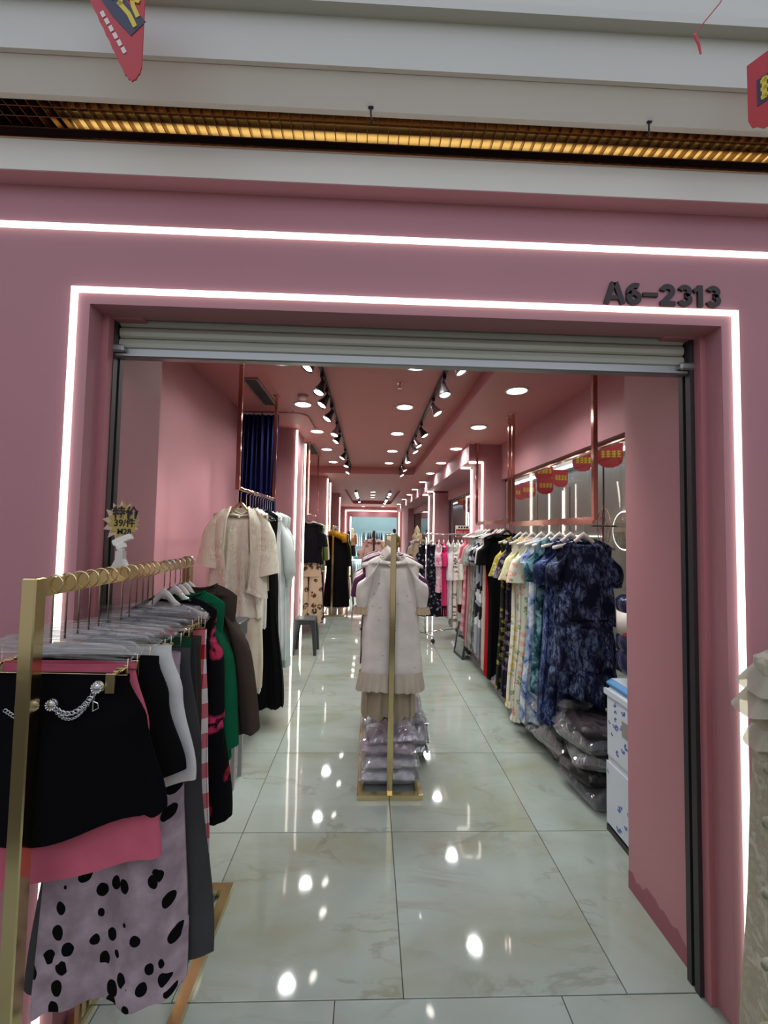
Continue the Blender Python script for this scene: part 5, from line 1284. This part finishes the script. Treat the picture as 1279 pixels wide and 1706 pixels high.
# ---- mall walk seen through the right windows
def ring_mesh(r, tr, n=48): return MB().tube([(0, r*math.cos(a), r*math.sin(a)) for a in [2*PI*i/n for i in range(n)]], tr, 8, closed=True)
t = thing('round_mirror', 'round mirror with glowing rim on the wall across the mall walk', 'mirror', (3.60, 5.72, 1.70))
ring_mesh(.27, .012).obj('glowing_rim', LED, t, smooth=True)
MB().lathe([(.262, 0), (.262, .012), (.001, .012)], 40, (0, 0, 0), (-1, 0, 0)).obj('glass', pm('fluted_mirror_glass', S(150, 158, 140), .15, .6), t)
for k in range(14):
    y = -.22+.034*k; h_ = math.sqrt(max(0, .24**2-y*y))
    MB().box(-.018, -.0125, y-.004, y+.004, -h_, -.02).obj('flute', MALLW, t)
t = thing('oval_sign', 'oval floor sign with red ornament on black pole across the window', 'sign', (3.2, 5.55, 0))
MB().lathe([(.16, 0), (.16, .015), (.012, .02), (.012, 1.50)], 18).obj('pole', BLACK, t)
MB().lathe([(.001, -.008), (.16, -.008), (.165, 0), (.16, .008), (.001, .008)], 40, (0, 0, 0), (-1, 0, 0)).obj('oval_board', pm('sign_ivory', S(176, 166, 150), .4), t)
ov = t.children[-1]; ov.scale = (1, 1, 1.55); ov.location = (0, 0, 1.74)
ring_mesh(.163, .006, 40).obj('rim', GOLD, t, smooth=True); rm = t.children[-1]
rm.scale = (1, 1, 1.55); rm.location = (0, 0, 1.74)
mb = MB(); mb.box(-.011, -.0085, -.022, .022, -.22, .20)
for k in range(22):
    rr_ = random.Random(k); a = rr_.uniform(0, 6.28); r_ = rr_.uniform(.06, .12)
    mb.lathe([(.001, .004), (.014, 0)], 6, (-.0085, r_*math.cos(a), 1.4*r_*math.sin(a)), (-1, 0, 0))
mb.obj('ornament', pm('dull_red_ornament', S(140, 60, 66), .5), t, (0, 0, 1.74))
led_run('rope_light', 'thin glowing shop frame across the mall walk seen through window', [(3.60, 3.62, 7.6, 7.625, 1.60, 2.45), (3.60, 3.62, 8.2, 8.225, 1.2, 2.45), (3.60, 3.62, 6.3, 7.6, 1.60, 1.62)], LED)
led_run('cove_light', 'long bluish cove light running along the mall ceiling outside', [(3.30, 3.42, 2.0, 30, 2.78, 2.80)], emis('bluish_cove_glow', (.75, .85, 1.0), 2.5))
sbox('beam_mall', WHITE, 3.30, 3.62, 2.0, 30, 2.80, 3.0)
lampm = MB().cbox((0, 0, -.006), (.30, .10, .012), .002).mesh('lamp_panel', LAMP)
for i, (x, y) in enumerate(((2.6, 3.9), (2.6, 5.4), (2.9, 6.8), (2.6, 8.2), (2.6, 10), (2.7, 12.5), (2.6, 15))):
    t = thing('mall_lamp', 'bright ceiling lamp over mall walk, %s seen through windows' % ORD[i], 'ceiling light', (x, y, 3.0), group='mall walk lamps')
    link('lamp_panel', lampm, t); MB().box(-.16, .16, -.06, .06, -.004, 0).obj('rim', STEEL, t)
PN = [(2.55, 4.30, 2.62, 'red pennant nearest the right jamb outside the window'), (2.75, 5.25, 2.72, 'tilted red pennant under mall lamp outside the window'), (2.9, 6.2, 2.62, 'red pennant with print in middle of first window'),
      (2.9, 6.75, 2.56, 'second red pennant in middle of first window'), (2.75, 7.1, 2.52, 'lower red pennant left of window joint'), (2.9, 7.9, 2.55, 'red pennant beside hanging posts in first window'), (2.6, 6.1, 2.70, 'red pennant high at left end of first window')]
for i, (x, y, z, lb) in enumerate(PN):
    p = pennant(lb, (x, y, z), -.25+.2*(i % 3), .26, .27)
    MB().tube([(0, 0, 0), (0, 0, 3.0-z)], .0015, 4).obj('string', BLACK, p)
k = 0
for x, y0, n in ((2.35, 8.4, 7), (2.8, 9.4, 8), (2.3, 12.5, 5)):
    for i in range(n):
        z = 2.62-.22*(i % 3)
        p = pennant('orange red pennant in the dense bunting outside second window', (x+.12*(i % 2), y0+.33*i, z), -.5+.25*(i % 4), .30, .30, group='bunting outside the far windows')
        MB().tube([(0, 0, 0), (0, 0, 3.0-z)], .0015, 4).obj('string', BLACK, p); k += 1

# ---- lace dress on a stand at the right edge of the shop front
t = thing('mannequin', 'headless stand in a cream tulle dress with ruffle sleeves at right frame edge', 'mannequin', (1.225, 1.10, 0), -.15)
MB().lathe([(.16, 0), (.16, .01), (.014, .016), (.014, 1.20)], 20).obj('stand', STEEL, t)
MB().lathe([(.09, .95), (.11, 1.0), (.12, 1.12), (.125, 1.24), (.08, 1.31), (.045, 1.335), (.042, 1.39), (.001, 1.395)], 22).obj('torso', SKIN, t, smooth=True)
LACE = cloth((172, 166, 148), 'blotch', (156, 150, 128), (184, 178, 164), s=2.2, rough=.9)
tp = body_mesh([(0, .150), (.12, .142), (.3, .122), (.45, .125), (1, .17)], 1.26, 1.30, .125, .014, 7, 8)
shr = [[(x*f, y*f, 1.33-.015*i) for x, y, z in tp[0]] for i, f in enumerate((.45, .8, .96))]
loft(MB(), shr+tp).obj('dress', LACE, t, smooth=True)
for lv, (z0, ln_, w0, w1) in enumerate(((1.318, .10, .09, .185), (1.245, .09, .12, .195), (1.15, .09, .11, .165))):
    rg = []
    for k in range(6):
        u = k/5
        rg.append([((w0+(w1-w0)*u)*math.copysign(abs(math.cos(a))**.9, math.cos(a))*(1+.04*u*math.sin(9*a+lv)), (.07+.055*u)*math.sin(a)*(1+.06*u*math.sin(9*a)), z0-ln_*u**1.3+.012*u*math.sin(5*a+lv)) for a in [2*PI*q/72 for q in range(72)]])
    loft(MB(), rg).obj('ruffle', TULLE, t, smooth=True)
for q, z in enumerate((1.02, .88, .70, .52, .36)):
    MB().tube([(-.115-.006*q, -.03, z+.02), (-.155-.006*q, -.035, z+.006), (-.150-.006*q, -.02, z-.016), (-.118-.006*q, -.02, z-.02)], [.006, .010, .009, .006], 8, flat=.4).obj('petal_trim', LACE, t, smooth=True)
